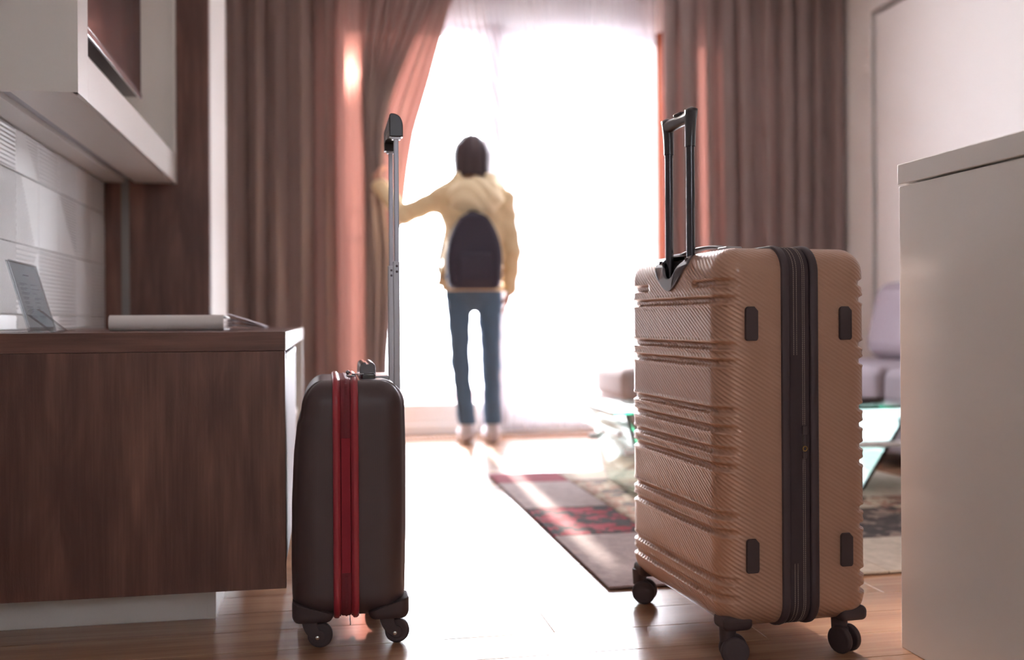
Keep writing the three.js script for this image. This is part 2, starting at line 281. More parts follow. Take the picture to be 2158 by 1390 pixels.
// ------------------------------------------------------------------ curtains
function curtainMat(color, trans, rough, bump) { return mat(color, rough, { transmission: trans, thickness: 0, ior: 1.3, specularIntensity: 0.15, bumpMap: scaled(clothBump, 40, 40), bumpScale: bump }); }
const drapeMat = curtainMat(new THREE.Color().setRGB(0.36, 0.27, 0.25), 0.26, 0.8, 0.0004), liningMat = curtainMat(new THREE.Color().setRGB(0.64, 0.34, 0.29), 0.6, 0.8, 0.0003);
const curve = (pts) => (y) => { for (let i = 0; i < pts.length - 1; i++) { const [a, b] = [pts[i], pts[i + 1]]; if ((y - a[0]) * (y - b[0]) <= 0) { const t = (y - a[0]) / (b[0] - a[0]); return lerp(a[1], b[1], t); } } return y > pts[0][0] ? pts[0][1] : pts[pts.length - 1][1]; };
const HAND = onZ(797, 352, -5.62);
{
  // left drape: hangs straight on its left, drawn to the hand on its right
  const ZC = -5.735, edge = curve([[2.72, 0.79], [2.45, 0.70], [2.05, 0.595], [1.75, 0.505], [1.54, 0.465], [1.3, 0.435], [0.9, 0.375], [0.5, 0.335], [0.02, 0.315]]);
  const xOf = (u, y) => {
    if (u < 0.52) return lerp(-0.79, 0.06, u / 0.52);
    const t = (u - 0.52) / 0.48, e = edge(y), straight = 0.06 + (e - 0.06) * t;
    const flat = t < 0.25 ? 0.06 + t / 0.25 * 0.17 : null;               // the part that stays single and flat
    const tt = (t - 0.25) / 0.75, pinch = t < 0.25 ? flat : lerp(0.23, 0.31, Math.min(1, tt / 0.8)) + (tt > 0.8 ? (e - 0.31) * ((tt - 0.8) / 0.2) : 0);
    const low = t < 0.25 ? flat : lerp(0.23, e, tt);
    if (y > 1.52) { const k = sstep(2.74 - y, 0, 1.2) ** 1.3; return lerp(straight, pinch, k); }
    return lerp(pinch, low, sstep(1.52 - y, 0, 0.75));
  };
  const g = gridGeo(760, 70, (u, v) => {
    const y = lerp(2.72, 0.015, v), x = xOf(u, y), near = Math.exp(-(((y - HAND.y) / 0.25) ** 2));
    const t = clamp((u - 0.52) / 0.48, 0, 1), ph = u < 0.52 ? u * 13 * 2 * Math.PI + 0.7 * Math.sin(u * 23) : (0.52 * 13 + (u - 0.52) * 24) * 2 * Math.PI;
    const flatness = u > 0.53 && t < 0.24 ? 0.18 : 1, amp = (u < 0.52 ? 0.042 + 0.014 * Math.sin(u * 31) : 0.035) * flatness * (1 - 0.45 * near * (t > 0.25 ? 1 : 0));
    const over = (u < 0.52 ? 0.012 : t < 0.25 ? 0.0 : 0.015) * flatness;
    return V3(x + over * Math.sin(2 * ph), y, ZC - 0.075 * (1 - sstep(u, 0.50, 0.62)) + amp * Math.sin(ph) + 0.012 * Math.sin(y * 2 + u * 40) + (t > 0.25 ? 0.06 * near * t : 0));
  }, (u, v) => [u * 2.6, v * 2.7]);
  const dl = tagMesh('drape', g, drapeMat, 'mauve brown drape pulled aside by the woman, gathered at her hand', 'curtain', 'window drapes');
  part('lining', g.clone().translate(0, 0, -0.008), liningMat, dl, 'reddish lining');
  // right drape
  const g2 = gridGeo(620, 12, (u, v) => {
    const y = lerp(2.72, 0.015, v), ph = (u * 9.5 + 0.12 * Math.sin(u * 17) + 0.1 * Math.sin(u * 7 + v)) * 2 * Math.PI, X0 = 2.01 + 0.03 * v;
    return V3(lerp(X0, 3.17, u) + (0.045 + 0.008 * Math.sin(u * 20)) * Math.sin(2 * ph), y, -5.735 + (0.045 + 0.01 * Math.sin(u * 29)) * Math.sin(ph));
  }, (u, v) => [u * 2.6, v * 2.7]);
  const dr = tagMesh('drape', g2, drapeMat, 'mauve brown drape hanging straight beside the white recessed wall', 'curtain', 'window drapes');
  part('lining', g2.clone().translate(0, 0, -0.008), liningMat, dr, 'reddish lining');
  const sheerMat = curtainMat(new THREE.Color().setRGB(0.90, 0.89, 0.91), 0.8, 0.46, 0.0001);
  const g3 = gridGeo(900, 10, (u, v) => {
    const y = lerp(2.72, 0.015, v), ph = u * 34 * 2 * Math.PI + 2 * Math.sin(u * 21) + 0.5 * Math.sin(u * 9 + v * 2), left = lerp(0.62, 0.88, sstep(v, 0, 0.45));
    return V3(lerp(left, 2.0, u) + 0.006 * Math.sin(2 * ph), y, -5.845 + (0.018 + 0.006 * Math.sin(u * 31)) * Math.sin(ph));
  }, (u, v) => [u * 3, v * 2.7]);
  tagMesh('sheer_curtain', g3, sheerMat, 'thin white sheer curtain behind the standing woman', 'curtain');
  const rod = thing('curtain_track', 'white double curtain track under the ceiling above the window', 'curtain track', [0, HC, -5.79]);
  part('rail', bx(XL, XR, -0.022, 0, 0.055, 0.085, 0.003), M.white, rod); part('rail', bx(XL, XR, -0.022, 0, -0.085, -0.055, 0.003), M.white, rod);
}
{
  // wooden grille in the floor along the window
  const gr = thing('floor_grille', 'brown slatted heating grille in the floor below the window', 'grille', [0, 0.0, -5.645]);
  const wood = mat(0x8f6347, 0.5);
  part('grille_frame', merge([bx(0.2, 2.6, 0.0005, 0.008, 0.055, 0.065, 0.001), bx(0.2, 2.6, 0.0005, 0.008, -0.065, -0.055, 0.001)]), wood, gr);
  const sg = bx(-0.006, 0.006, 0.0005, 0.007, -0.055, 0.055, 0.001, 'y', 1);
  for (let k = 0; k < 100; k++) { const s = part('slat', sg, wood, gr); s.position.x = 0.21 + k * 0.024; }
}

// ------------------------------------------------------------------ left side: wood partition, desk, hanging cabinet
{
  const zP = -3.936, x1 = -0.428, p = thing('wood_partition', 'floor to ceiling dark walnut partition with a white end beside the drape', 'partition', [0, 0, 0]);
  part('wood_panel', bx(XL, x1 - 0.004, 0.0, 2.745, zP - 0.03, zP, 0.001), M.walnut, p);
  part('metal_strip', bx(-0.750, -0.722, 0.0, 2.745, zP, zP + 0.006, 0.001), mat(0x8d8782, 0.4, { metalness: 0.3 }), p, 'grey vertical metal strip');
  part('white_side', bx(x1 - 0.30, x1, 0.0, 2.745, -4.56, zP - 0.03, 0.002), M.white, p, 'white lacquered side');
}
{
  const zN = -2.2, zE = -4.0, xF = -0.087, top = 0.65, d = thing('desk', 'dark walnut built-in desk with white plinth under the hanging cabinet', 'desk', [0, 0, 0]);
  part('worktop', bx(XL, xF, top - 0.041, top, zE + 0.1, zN, 0.0012, 'x'), M.walnut, d);
  part('worktop_edge', bx(xF, xF + 0.002, top - 0.041, top, zE + 0.1, zN, 0.0008), M.whiteGloss, d, 'white front edge of the worktop');
  part('side_panel', bx(XL, xF, 0.097, top - 0.0415, zN - 0.02, zN, 0.0012), M.walnut, d, 'walnut end panel');
  part('cabinet_body', bx(XL, xF - 0.022, 0.097, top - 0.042, -3.0, zN - 0.021, 0.001), M.white, d);
  const lac = mat(0x8f888e, 0.55, {});
  for (const [a, b] of [[zN - 0.028, -2.6], [-2.604, -2.99]]) { const dr = part('door', bx(xF - 0.02, xF - 0.0005, 0.145, top - 0.05, b, a, 0.0015), lac, d, 'grey lacquered door'); part('handle', bx(xF - 0.006, xF + 0.001, top - 0.062, top - 0.052, b + 0.04, a - 0.04, 0.001), M.steel, dr); }
  part('plinth', bx(XL, -0.249, 0.0, 0.097, -2.98, -2.345, 0.001), M.white, d, 'white plinth');
  part('plinth_corner', bx(-0.268, -0.2485, 0.0, 0.0965, -2.365, -2.3445, 0.0005), M.white, d);
  part('end_leg', bx(-0.43, xF, 0.0, top - 0.041, zE + 0.1, zE + 0.14, 0.0015), M.white, d, 'white far end leg');
  part('low_shelf', bx(-0.43, xF - 0.02, 0.33, 0.35, zE + 0.14, -3.0, 0.0015), M.white, d);
}
{
  // hanging cabinet with a television niche
  const XF = -0.55, yb = 1.195, yt = 2.05, zN = -2.405, zE = -3.93, c = thing('wall_cabinet', 'white hanging wall cabinet with an open television niche', 'cabinet', [0, 0, 0]);
  part('end_panel', bx(XL, XF - 0.001, yb, yt, zN - 0.019, zN, 0.0008), M.white, c, 'white end panel');
  part('bottom_panel', merge([bx(-0.70, XF - 0.012, yb + 0.001, yb + 0.02, zE, zN - 0.0195, 0.0005), bx(XL, -0.738, yb + 0.001, yb + 0.02, zE, zN - 0.0195, 0.0005)]), M.white, c);
  part('light_channel', bx(-0.738, -0.70, yb + 0.016, yb + 0.022, zE, zN - 0.0195, 0), M.alu, c, 'recessed aluminium channel');
  part('front_post', bx(XF - 0.012, XF, yb, yt, zN - 0.098, zN, 0.0008), M.whiteGloss, c);
  part('fascia', bx(XF - 0.012, XF, yb, 1.302, zE + 0.002, zN - 0.0995, 0.0008), M.whiteGloss, c, 'glossy white fascia below the television');
  part('niche_floor', bx(XL, XF - 0.013, 1.27, 1.285, zE + 0.02, zN - 0.11, 0), M.white, c);
  part('back_panel', bx(XL, XL + 0.01, 1.285, yt, zE + 0.02, zN - 0.02, 0), M.white, c);
  part('far_panel', bx(XL, XF - 0.001, yb + 0.02, yt, zE, zE + 0.02, 0.0008), M.white, c);
  part('far_post', bx(XF - 0.012, XF, 1.303, yt, zE, zE + 0.035, 0.0008), M.whiteGloss, c);
  part('top_panel', bx(XL, XF, yt, yt + 0.02, zE, zN, 0.0008), M.white, c);
  const tv = thing('television', 'flat black television in the niche of the white hanging cabinet', 'television', [-0.57, 1.385, -2.9]);
  part('casing', bx(-0.055, -0.004, -0.0, 0.55, -0.42, 0.45, 0.006), M.black, tv);
  part('screen', bx(-0.004, 0.0, 0.012, 0.542, -0.412, 0.442, 0.001), M.blackGloss, tv);
  part('bezel', bx(-0.006, 0.0015, -0.008, 0.0105, -0.42, 0.45, 0.002), M.chrome, tv, 'silver lower bezel');
  part('stand_bar', bx(-0.12, -0.06, -0.085, -0.005, -0.30, 0.30, 0.01), M.blackGloss, tv);
}
{
  // ring binder on the desk
  const b = thing('ring_binder', 'thick cream coloured binder lying on the desk', 'binder', [-0.395, 0.6515, -2.62], 0.02);
  const cover = mat(0xf0e9e3, 0.45, { bumpMap: scaled(clothBump, 20, 20), bumpScale: 0.0002 });
  const sh = new THREE.Shape(); sh.absarc(0.0, 0.019, 0.019, Math.PI / 2, Math.PI * 1.5); sh.lineTo(0.2, 0); sh.lineTo(0.2, 0.002); sh.lineTo(0.003, 0.0025); sh.absarc(0.0, 0.019, 0.0165, Math.PI * 1.5, Math.PI / 2, true); sh.lineTo(0.2, 0.030); sh.lineTo(0.2, 0.033); sh.lineTo(0, 0.038);
  part('cover', boxUV(extrude(sh, 0.275, 0.0006).rotateY(Math.PI / 2).translate(-0.135, 0, -0.01)), cover, b);
  for (let k = 0; k < 7; k++) part('page', bx(-0.13, 0.136 + 0.012 * (k % 3), 0.003 + k * 0.0036, 0.0042 + k * 0.0036, -0.19, -0.03, 0), mat(0xe8e5ea, 0.6), b);
  const bk = thing('open_brochure', 'thin white brochure with lifted pages beside the cream binder', 'brochure', [-0.19, 0.6515, -2.66]);
  const paper = mat(0xd8d3dc, 0.45);
  for (let k = 0; k < 4; k++) part('page', gridGeo(10, 2, (u, v) => V3(-0.06 + u * 0.10, 0.001 + k * 0.0022 + 0.034 * (k / 3) * (1 - u) ** 0.9, -0.09 + v * 0.16)), paper, bk);
}
{
  // clear acrylic card holder, leaning away from the viewer
  const TL = onZ(14, 546, -2.30), TR = onZ(74, 562, -2.58), BR = onZ(117, 697, -2.58); BR.y = 0.6515; TR.y = TL.y;
  const BL = TL.clone().add(BR).sub(TR), s = thing('card_holder', 'clear acrylic card holder with a printed card at the edge of the desk', 'card holder', BL.toArray());
  const cv = document.createElement('canvas'); cv.width = 512; cv.height = 384; const q = cv.getContext('2d');
  q.fillStyle = '#f1f2f4'; q.fillRect(0, 0, 512, 384); q.fillStyle = '#8e929a'; q.fillRect(200, 64, 112, 7);
  const r2 = rng(5); for (let k = 0; k < 8; k++) for (const x0 of [80, 288]) { q.globalAlpha = 0.75; q.fillRect(x0, 120 + k * 28, 80 + r2() * 88, 4); if (r2() > 0.5) q.fillRect(x0, 129 + k * 28, 60 + r2() * 100, 3); }
  const ct = new THREE.CanvasTexture(cv); ct.colorSpace = THREE.SRGBColorSpace; ct.magFilter = THREE.LinearFilter;
  const acr = mat(0xf4f7f8, 0.02, { transmission: 1, thickness: 0, ior: 1.3 });
  const e1 = BR.clone().sub(BL), W = e1.length(), e2 = TL.clone().sub(BL), H = e2.length(); e1.normalize(); const e3 = V3().crossVectors(e1, e2).normalize(), up = V3().crossVectors(e3, e1);
  const turn = (g) => g.applyMatrix4(new THREE.Matrix4().makeBasis(e1, up, e3));
  part('front_sheet', turn(bx(0, W, 0.003, H, 0.0016, 0.0036, 0.0008)), acr, s);
  part('back_sheet', turn(bx(0, W, 0.003, H, -0.0036, -0.0016, 0.0008)), acr, s);
  part('printed_card', turn(new THREE.BoxGeometry(W - 0.012, H - 0.016, 0.0012).translate(W / 2, H / 2 + 0.004, 0)), mat(0xffffff, 0.95, { map: ct, transmission: 0.5, thickness: 0 }), s);
  { const f = V3(e3.x, 0, e3.z).normalize(); const g = bx(0, W, 0.0003, 0.0035, -0.004, 0.045, 0.0012); g.applyMatrix4(new THREE.Matrix4().makeBasis(e1.clone().setY(0).normalize(), V3(0, 1, 0), f)); part('foot', g, acr, s); }
  const p = thing('acrylic_pen_rest', 'small clear acrylic bent holder in front of the printed card', 'acrylic holder', [-0.585, 0.6515, -2.245], 0.0);
  const sh = new THREE.Shape(); sh.moveTo(0.035, 0); sh.lineTo(0.044, 0.004); sh.lineTo(-0.006, 0.045); sh.absarc(-0.016, 0.040, 0.010, 0.6, 2.6); sh.lineTo(-0.028, 0.038); sh.lineTo(0.020, 0); sh.closePath();
  part('loop', boxUV(extrude(sh, 0.03, 0.001).translate(0, 0, -0.015)), acr, p);
  part('base_sheet', bx(-0.09, 0.03, 0, 0.0025, -0.02, 0.02, 0.0008), acr, p);
}

// ------------------------------------------------------------------ right side: white counter, rug, glass table, sofa, pouf
{
  const k = thing('counter_cabinet', 'tall glossy white counter end panel with overhanging white top', 'counter', [0, 0, 0]);
  part('side_panel', bx(1.152, 1.172, 0.0, 0.939, -1.852, -0.55, 0.0012), M.white, k);
  part('body', bx(1.1725, 1.75, 0.08, 0.938, -1.85, -0.55, 0.001), M.white, k);
  part('plinth', bx(1.20, 1.73, 0.0, 0.08, -1.80, -0.6, 0.001), M.white, k);
  part('countertop', bx(1.150, 1.78, 0.943, 0.984, -1.855, -0.54, 0.0018), M.white, k, 'white counter top');
}
{
  const X0 = 0.686, X1 = 2.36, Z0 = -4.25, Z1 = -2.385, T = 0.009;
  const pile = tex(256, 256, (u, v) => 0.5 * vn(u * 128, v * 128, 128, 128, 3) + 0.5 * fbm(u * 24, v * 24, [24, 24], 6), false);
  const floral = (bg, ink, red, seed) => tex(256, 256, (u, v) => {
    const a = fbm(u * 6, v * 6, [6, 6], seed, 3), b = fbm(u * 9 + a, v * 9, [9, 9], seed + 4, 3), t = sstep(a, 0.5, 0.56), w = sstep(b, 0.53, 0.58);
    return [0, 1, 2].map((k) => lerp(lerp(bg[k], ink[k], t), red[k], w * 0.9));
  });
  const S = (t) => mat(0xffffff, 0.95, { map: scaled(t, 3.6, 3.6), bumpMap: scaled(pile, 4, 4), bumpScale: 0.003, sheen: 0.4, sheenRoughness: 0.6 });
  const plain = (c, seed) => tex(128, 128, (u, v) => { const n = 0.9 + 0.2 * fbm(u * 12, v * 12, [12, 12], seed); return c.map((q) => q * n); });
  const grey = S(plain([0.66, 0.58, 0.57], 2)), beige = S(plain([0.72, 0.66, 0.60], 5)), red = S(floral([0.62, 0.16, 0.22], [0.24, 0.17, 0.18], [0.70, 0.30, 0.34], 11)), floralB = S(floral([0.70, 0.62, 0.54], [0.22, 0.18, 0.17], [0.60, 0.42, 0.36], 17)), dark = S(floral([0.30, 0.25, 0.23], [0.52, 0.44, 0.40], [0.20, 0.15, 0.15], 23)), rose = S(plain([0.55, 0.20, 0.25], 9));
  const rug = thing('patchwork_rug', 'patchwork rug of grey, beige and red floral squares', 'rug', [0, 0.0005, 0]);
  part('rug_backing', bx(X0 + 0.004, X1 - 0.004, 0, T - 0.003, Z0 + 0.004, Z1 - 0.004, 0.001), mat(0x4a3a34, 0.95), rug, 'dark bound edge');
  const cols = [[X0, 0.99, [[Z0, -4.0, rose], [-4.0, -3.44, grey], [-3.44, -2.985, red], [-2.985, Z1, grey]]], [0.99, 1.45, [[Z0, -4.02, beige], [-4.02, -3.7, floralB], [-3.7, -2.95, floralB], [-2.95, Z1, beige]]], [1.45, 1.9, [[Z0, -3.6, rose], [-3.6, -3.2, beige], [-3.2, -2.76, dark], [-2.76, Z1, beige]]], [1.9, X1, [[Z0, -3.4, beige], [-3.4, -2.8, floralB], [-2.8, Z1, grey]]]];
  for (const [a, b, rows] of cols) for (const [z0, z1, m] of rows) part('rug_patch', bx(a + 0.001, b - 0.001, 0.002, T, z0 + 0.001, z1 - 0.001, 0.003, 'y', 1), m, rug);
}
{
  const t = thing('glass_table', 'low glass coffee table with green edges and slanted glass legs', 'table', [1.66, 0.0105, -3.78]);
  const glass = mat(0xf0fbf6, 0.02, { transmission: 1, thickness: 0.012, ior: 1.5, attenuationColor: new THREE.Color(0x2f9c76), attenuationDistance: 0.6 });
  const w = 0.63, z = 0.275, legGlass = glass.clone(); legGlass.specularIntensity = 0.15;
  part('glass_top', bx(-w, w, 0.312, 0.325, -z, z, 0.003), glass, t);
  for (const s of [-1, 1]) {
    const sh = new THREE.Shape(); sh.moveTo(s * (w - 0.05), 0.311); sh.lineTo(s * (w - 0.064), 0.311); const foot = s < 0 ? 0.13 : 0.26; sh.lineTo(s * (w - foot - 0.014), 0.003); sh.lineTo(s * (w - foot), 0.003); sh.closePath();
    part('glass_leg', boxUV(extrude(sh, 2 * z - 0.02, 0.0015).translate(0, 0, -z + 0.01)), legGlass, t);
  }
  const frost = mat(0xf4f3f5, 0.3);
  part('shelf', bx(-w + 0.17, w - 0.17, 0.165, 0.173, -z + 0.03, z - 0.03, 0.002), glass, t, 'clear glass shelf');
  for (const s of [-1, 1]) part('shelf_bar', new THREE.CylinderGeometry(0.012, 0.012, 2 * w - 0.10, 12).rotateZ(Math.PI / 2).translate(0, 0.175, s * (z - 0.02)), frost, t, 'white metal bar');
  part('shelf_bar', new THREE.CylinderGeometry(0.012, 0.012, 2 * z - 0.04, 12).rotateX(Math.PI / 2).translate(-w + 0.03, 0.24, 0), frost, t, 'white metal bar');
  const rc = thing('remote_control', 'dark remote control lying on the glass coffee table', 'remote', [2.09, 0.335, -3.62], 0.25);
  part('body', bx(-0.085, 0.085, 0, 0.022, -0.022, 0.022, 0.01, 'y', 3), M.rubber, rc);
  for (let k = 0; k < 5; k++) part('button', bx(-0.06 + k * 0.024, -0.048 + k * 0.024, 0.021, 0.0235, -0.006, 0.006, 0.001), M.black, rc);
}
{
  const fab = mat(0x9b8f96, 0.9, { bumpMap: scaled(clothBump, 12, 12), bumpScale: 0.0006, sheen: 0.5, sheenRoughness: 0.5 });
  const s = thing('sofa', 'lilac grey fabric sofa against the right wall', 'sofa', [2.85, 0, -4.05]);
  part('base', bx(-0.40, 0.33, 0.07, 0.28, -1.05, 1.05, 0.03, 'y', 3), fab, s);
  for (const k of [-1, 1]) part('seat_cushion', bx(-0.43, 0.20, 0.28, 0.455, k > 0 ? 0.005 : -1.03, k > 0 ? 1.03 : -0.005, 0.05, 'y', 4), fab, s);
  part('back_frame', bx(0.2, 0.34, 0.28, 0.74, -1.05, 1.05, 0.05, 'y', 4), fab, s);
  for (const k of [-1, 1]) { const g = bx(-0.11, 0.09, 0, 0.42, -0.49, 0.49, 0.09, 'y', 5); g.rotateZ(-0.22); g.translate(0.14, 0.45, k * 0.5); part('back_cushion', g, fab, s); }
  for (const [x, z] of [[-0.35, -1], [-0.35, 1], [0.28, -1], [0.28, 1]]) part('leg', new THREE.CylinderGeometry(0.018, 0.014, 0.07, 10).translate(x, 0.035, z), M.steel, s);
  const p = thing('pouf', 'square grey beige upholstered pouf between the glass table and the window', 'pouf', [1.82, 0, -5.0]);
  const fab2 = mat(0xb3a6a3, 0.9, { bumpMap: scaled(clothBump, 12, 12), bumpScale: 0.0006 });
  part('cushion', bx(-0.38, 0.38, 0.27, 0.43, -0.26, 0.26, 0.05, 'y', 4), fab2, p); part('base', bx(-0.37, 0.37, 0.002, 0.275, -0.25, 0.25, 0.02, 'y', 3), fab2, p);
}

// ------------------------------------------------------------------ suitcases
// one half of a hard shell: side = -1 covers x from -a to xCut, side = 1 covers xCut to a. Rows run up the wall, the loop runs round it.
function shell({ a, b, R, y0, y1, xCut, side, dy = 0.002, disp = () => 0, warp = (p) => p, skip, nFace = 100 }) {
  const loop = []; let s = 0; const Rh = R;
  const add = (x, z, nx, nz, kind, t) => { const l = loop[loop.length - 1]; if (l) s += Math.hypot(x - l.x, z - l.z); loop.push({ x, z, nx, nz, s, kind, t }); };
  for (let i = 0; i <= 24; i++) add(lerp(xCut, side * (a - Rh), i / 24), b, 0, 1, 'side', 1 - i / 24);
  for (let i = 1; i <= 14; i++) { const q = i / 14 * Math.PI / 2; add(side * (a - Rh + Rh * Math.sin(q)), b - Rh + Rh * Math.cos(q), side * Math.sin(q), Math.cos(q), 'corner', i / 14); }
  for (let i = 1; i <= nFace; i++) add(side * a, lerp(b - Rh, -(b - Rh), i / nFace), side, 0, 'face', 1);
  for (let i = 1; i <= 14; i++) { const q = (1 - i / 14) * Math.PI / 2; add(side * (a - Rh + Rh * Math.sin(q)), -(b - Rh) - Rh * Math.cos(q), side * Math.sin(q), -Math.cos(q), 'corner', 1 - i / 14); }
  for (let i = 1; i <= 24; i++) add(lerp(side * (a - Rh), xCut, i / 24), -b, 0, -1, 'side', i / 24);
  const rows = []; for (let i = 0; i < 12; i++) rows.push([y0 + R, -Math.PI / 2 + i / 12 * Math.PI / 2]);
  const nW = Math.ceil((y1 - y0 - 2 * R) / dy); for (let i = 0; i <= nW; i++) rows.push([lerp(y0 + R, y1 - R, i / nW), 0]);
  for (let i = 1; i <= 12; i++) rows.push([y1 - R, i / 12 * Math.PI / 2]);
  const wall = gridGeo(loop.length - 1, rows.length - 1, (u, v, i, j) => {
    const L = loop[i], [yc, ph] = rows[j], y = yc + R * Math.sin(ph), d = disp(L, y), c = Math.cos(ph), k = R * c - R + d * c;
    return warp(V3(L.x + L.nx * k, y + d * Math.sin(ph), L.z + L.nz * k));
  }, () => [0, 0], skip);
  const uv = wall.attributes.uv, w = loop.length; let arc = 0;
  for (let j = 0; j < rows.length; j++) { if (j) arc += Math.hypot(rows[j][0] - rows[j - 1][0], R * (rows[j][1] - rows[j - 1][1])); for (let i = 0; i < w; i++) uv.setXY(j * w + i, side * loop[i].s, arc); }
  const caps = [y1, y0].map((y) => gridGeo(24, 60, (u, v) => warp(V3(lerp(side * (a - R), xCut, u), y, lerp(-(b - R), b - R, v))), (u, v, p) => [p.z, p.x], y === y1 ? skip : undefined));
  return merge([wall, ...caps]);
}
// sweep a profile of [x, outwards] points round the upright outline (z, y) of a suitcase
function band(profile, { b, R, y0, y1, warp = (p) => p, from = 0, to = 1, uvk = 1 }) {
  const pts = []; let s = 0; const h = (y1 - y0) / 2, yc = (y0 + y1) / 2;
  const add = (z, y, nz, ny) => { const l = pts[pts.length - 1]; if (l) s += Math.hypot(z - l[0], y - l[1]); pts.push([z, y, nz, ny, s]); };
  const corner = (sz, sy, q0) => { for (let i = 0; i <= 12; i++) { const q = q0 - i / 12 * Math.PI / 2; add(sz * (b - R) + R * Math.cos(q), yc + sy * (h - R) + R * Math.sin(q), Math.cos(q), Math.sin(q)); } };
  const straight = (z0, ya, z1, yb, nz, ny, n = 30) => { for (let i = 1; i < n; i++) add(lerp(z0, z1, i / n), lerp(ya, yb, i / n), nz, ny); };
  // start at the middle of the far side, over the top, down the near side, under the bottom
  add(-b, yc, -1, 0); straight(-b, yc, -b, y1 - R, -1, 0);
  corner(-1, 1, Math.PI); straight(-(b - R), y1, b - R, y1, 0, 1);
  corner(1, 1, Math.PI / 2); straight(b, y1 - R, b, y0 + R, 1, 0, 60);
  corner(1, -1, 0); straight(b - R, y0, -(b - R), y0, 0, -1);
  corner(-1, -1, -Math.PI / 2); straight(-b, y0 + R, -b, yc, -1, 0); add(-b, yc, -1, 0);
  const i0 = Math.round(from * (pts.length - 1)), i1 = Math.round(to * (pts.length - 1)), cut = pts.slice(i0, i1 + 1);
  return gridGeo(cut.length - 1, profile.length - 1, (u, v, i, j) => { const [z, y, nz, ny] = cut[i], [x, o] = profile[j]; return warp(V3(x, y + ny * o, z + nz * o)); }, null).clone().toNonIndexed();
}
function bandUV(g, k) { return boxUV(g, k); }
const wheelGeo = (r, w, hub = 0.4) => { const p = [[0.0001, w / 2], [r * hub, w / 2], [r * hub + 0.001, w / 2 - 0.0015], [r * 0.72, w / 2 - 0.001], [r - 0.003, w / 2 - 0.0005], [r - 0.0008, w / 2 - 0.0025], [r, w / 2 - 0.005], [r, -(w / 2 - 0.005)], [r - 0.0008, -(w / 2 - 0.0025)], [r - 0.003, -(w / 2 - 0.0005)], [r * hub, -w / 2], [0.0001, -w / 2]].map(([x, y]) => new THREE.Vector2(x, y)); return new THREE.LatheGeometry(p, 40); };

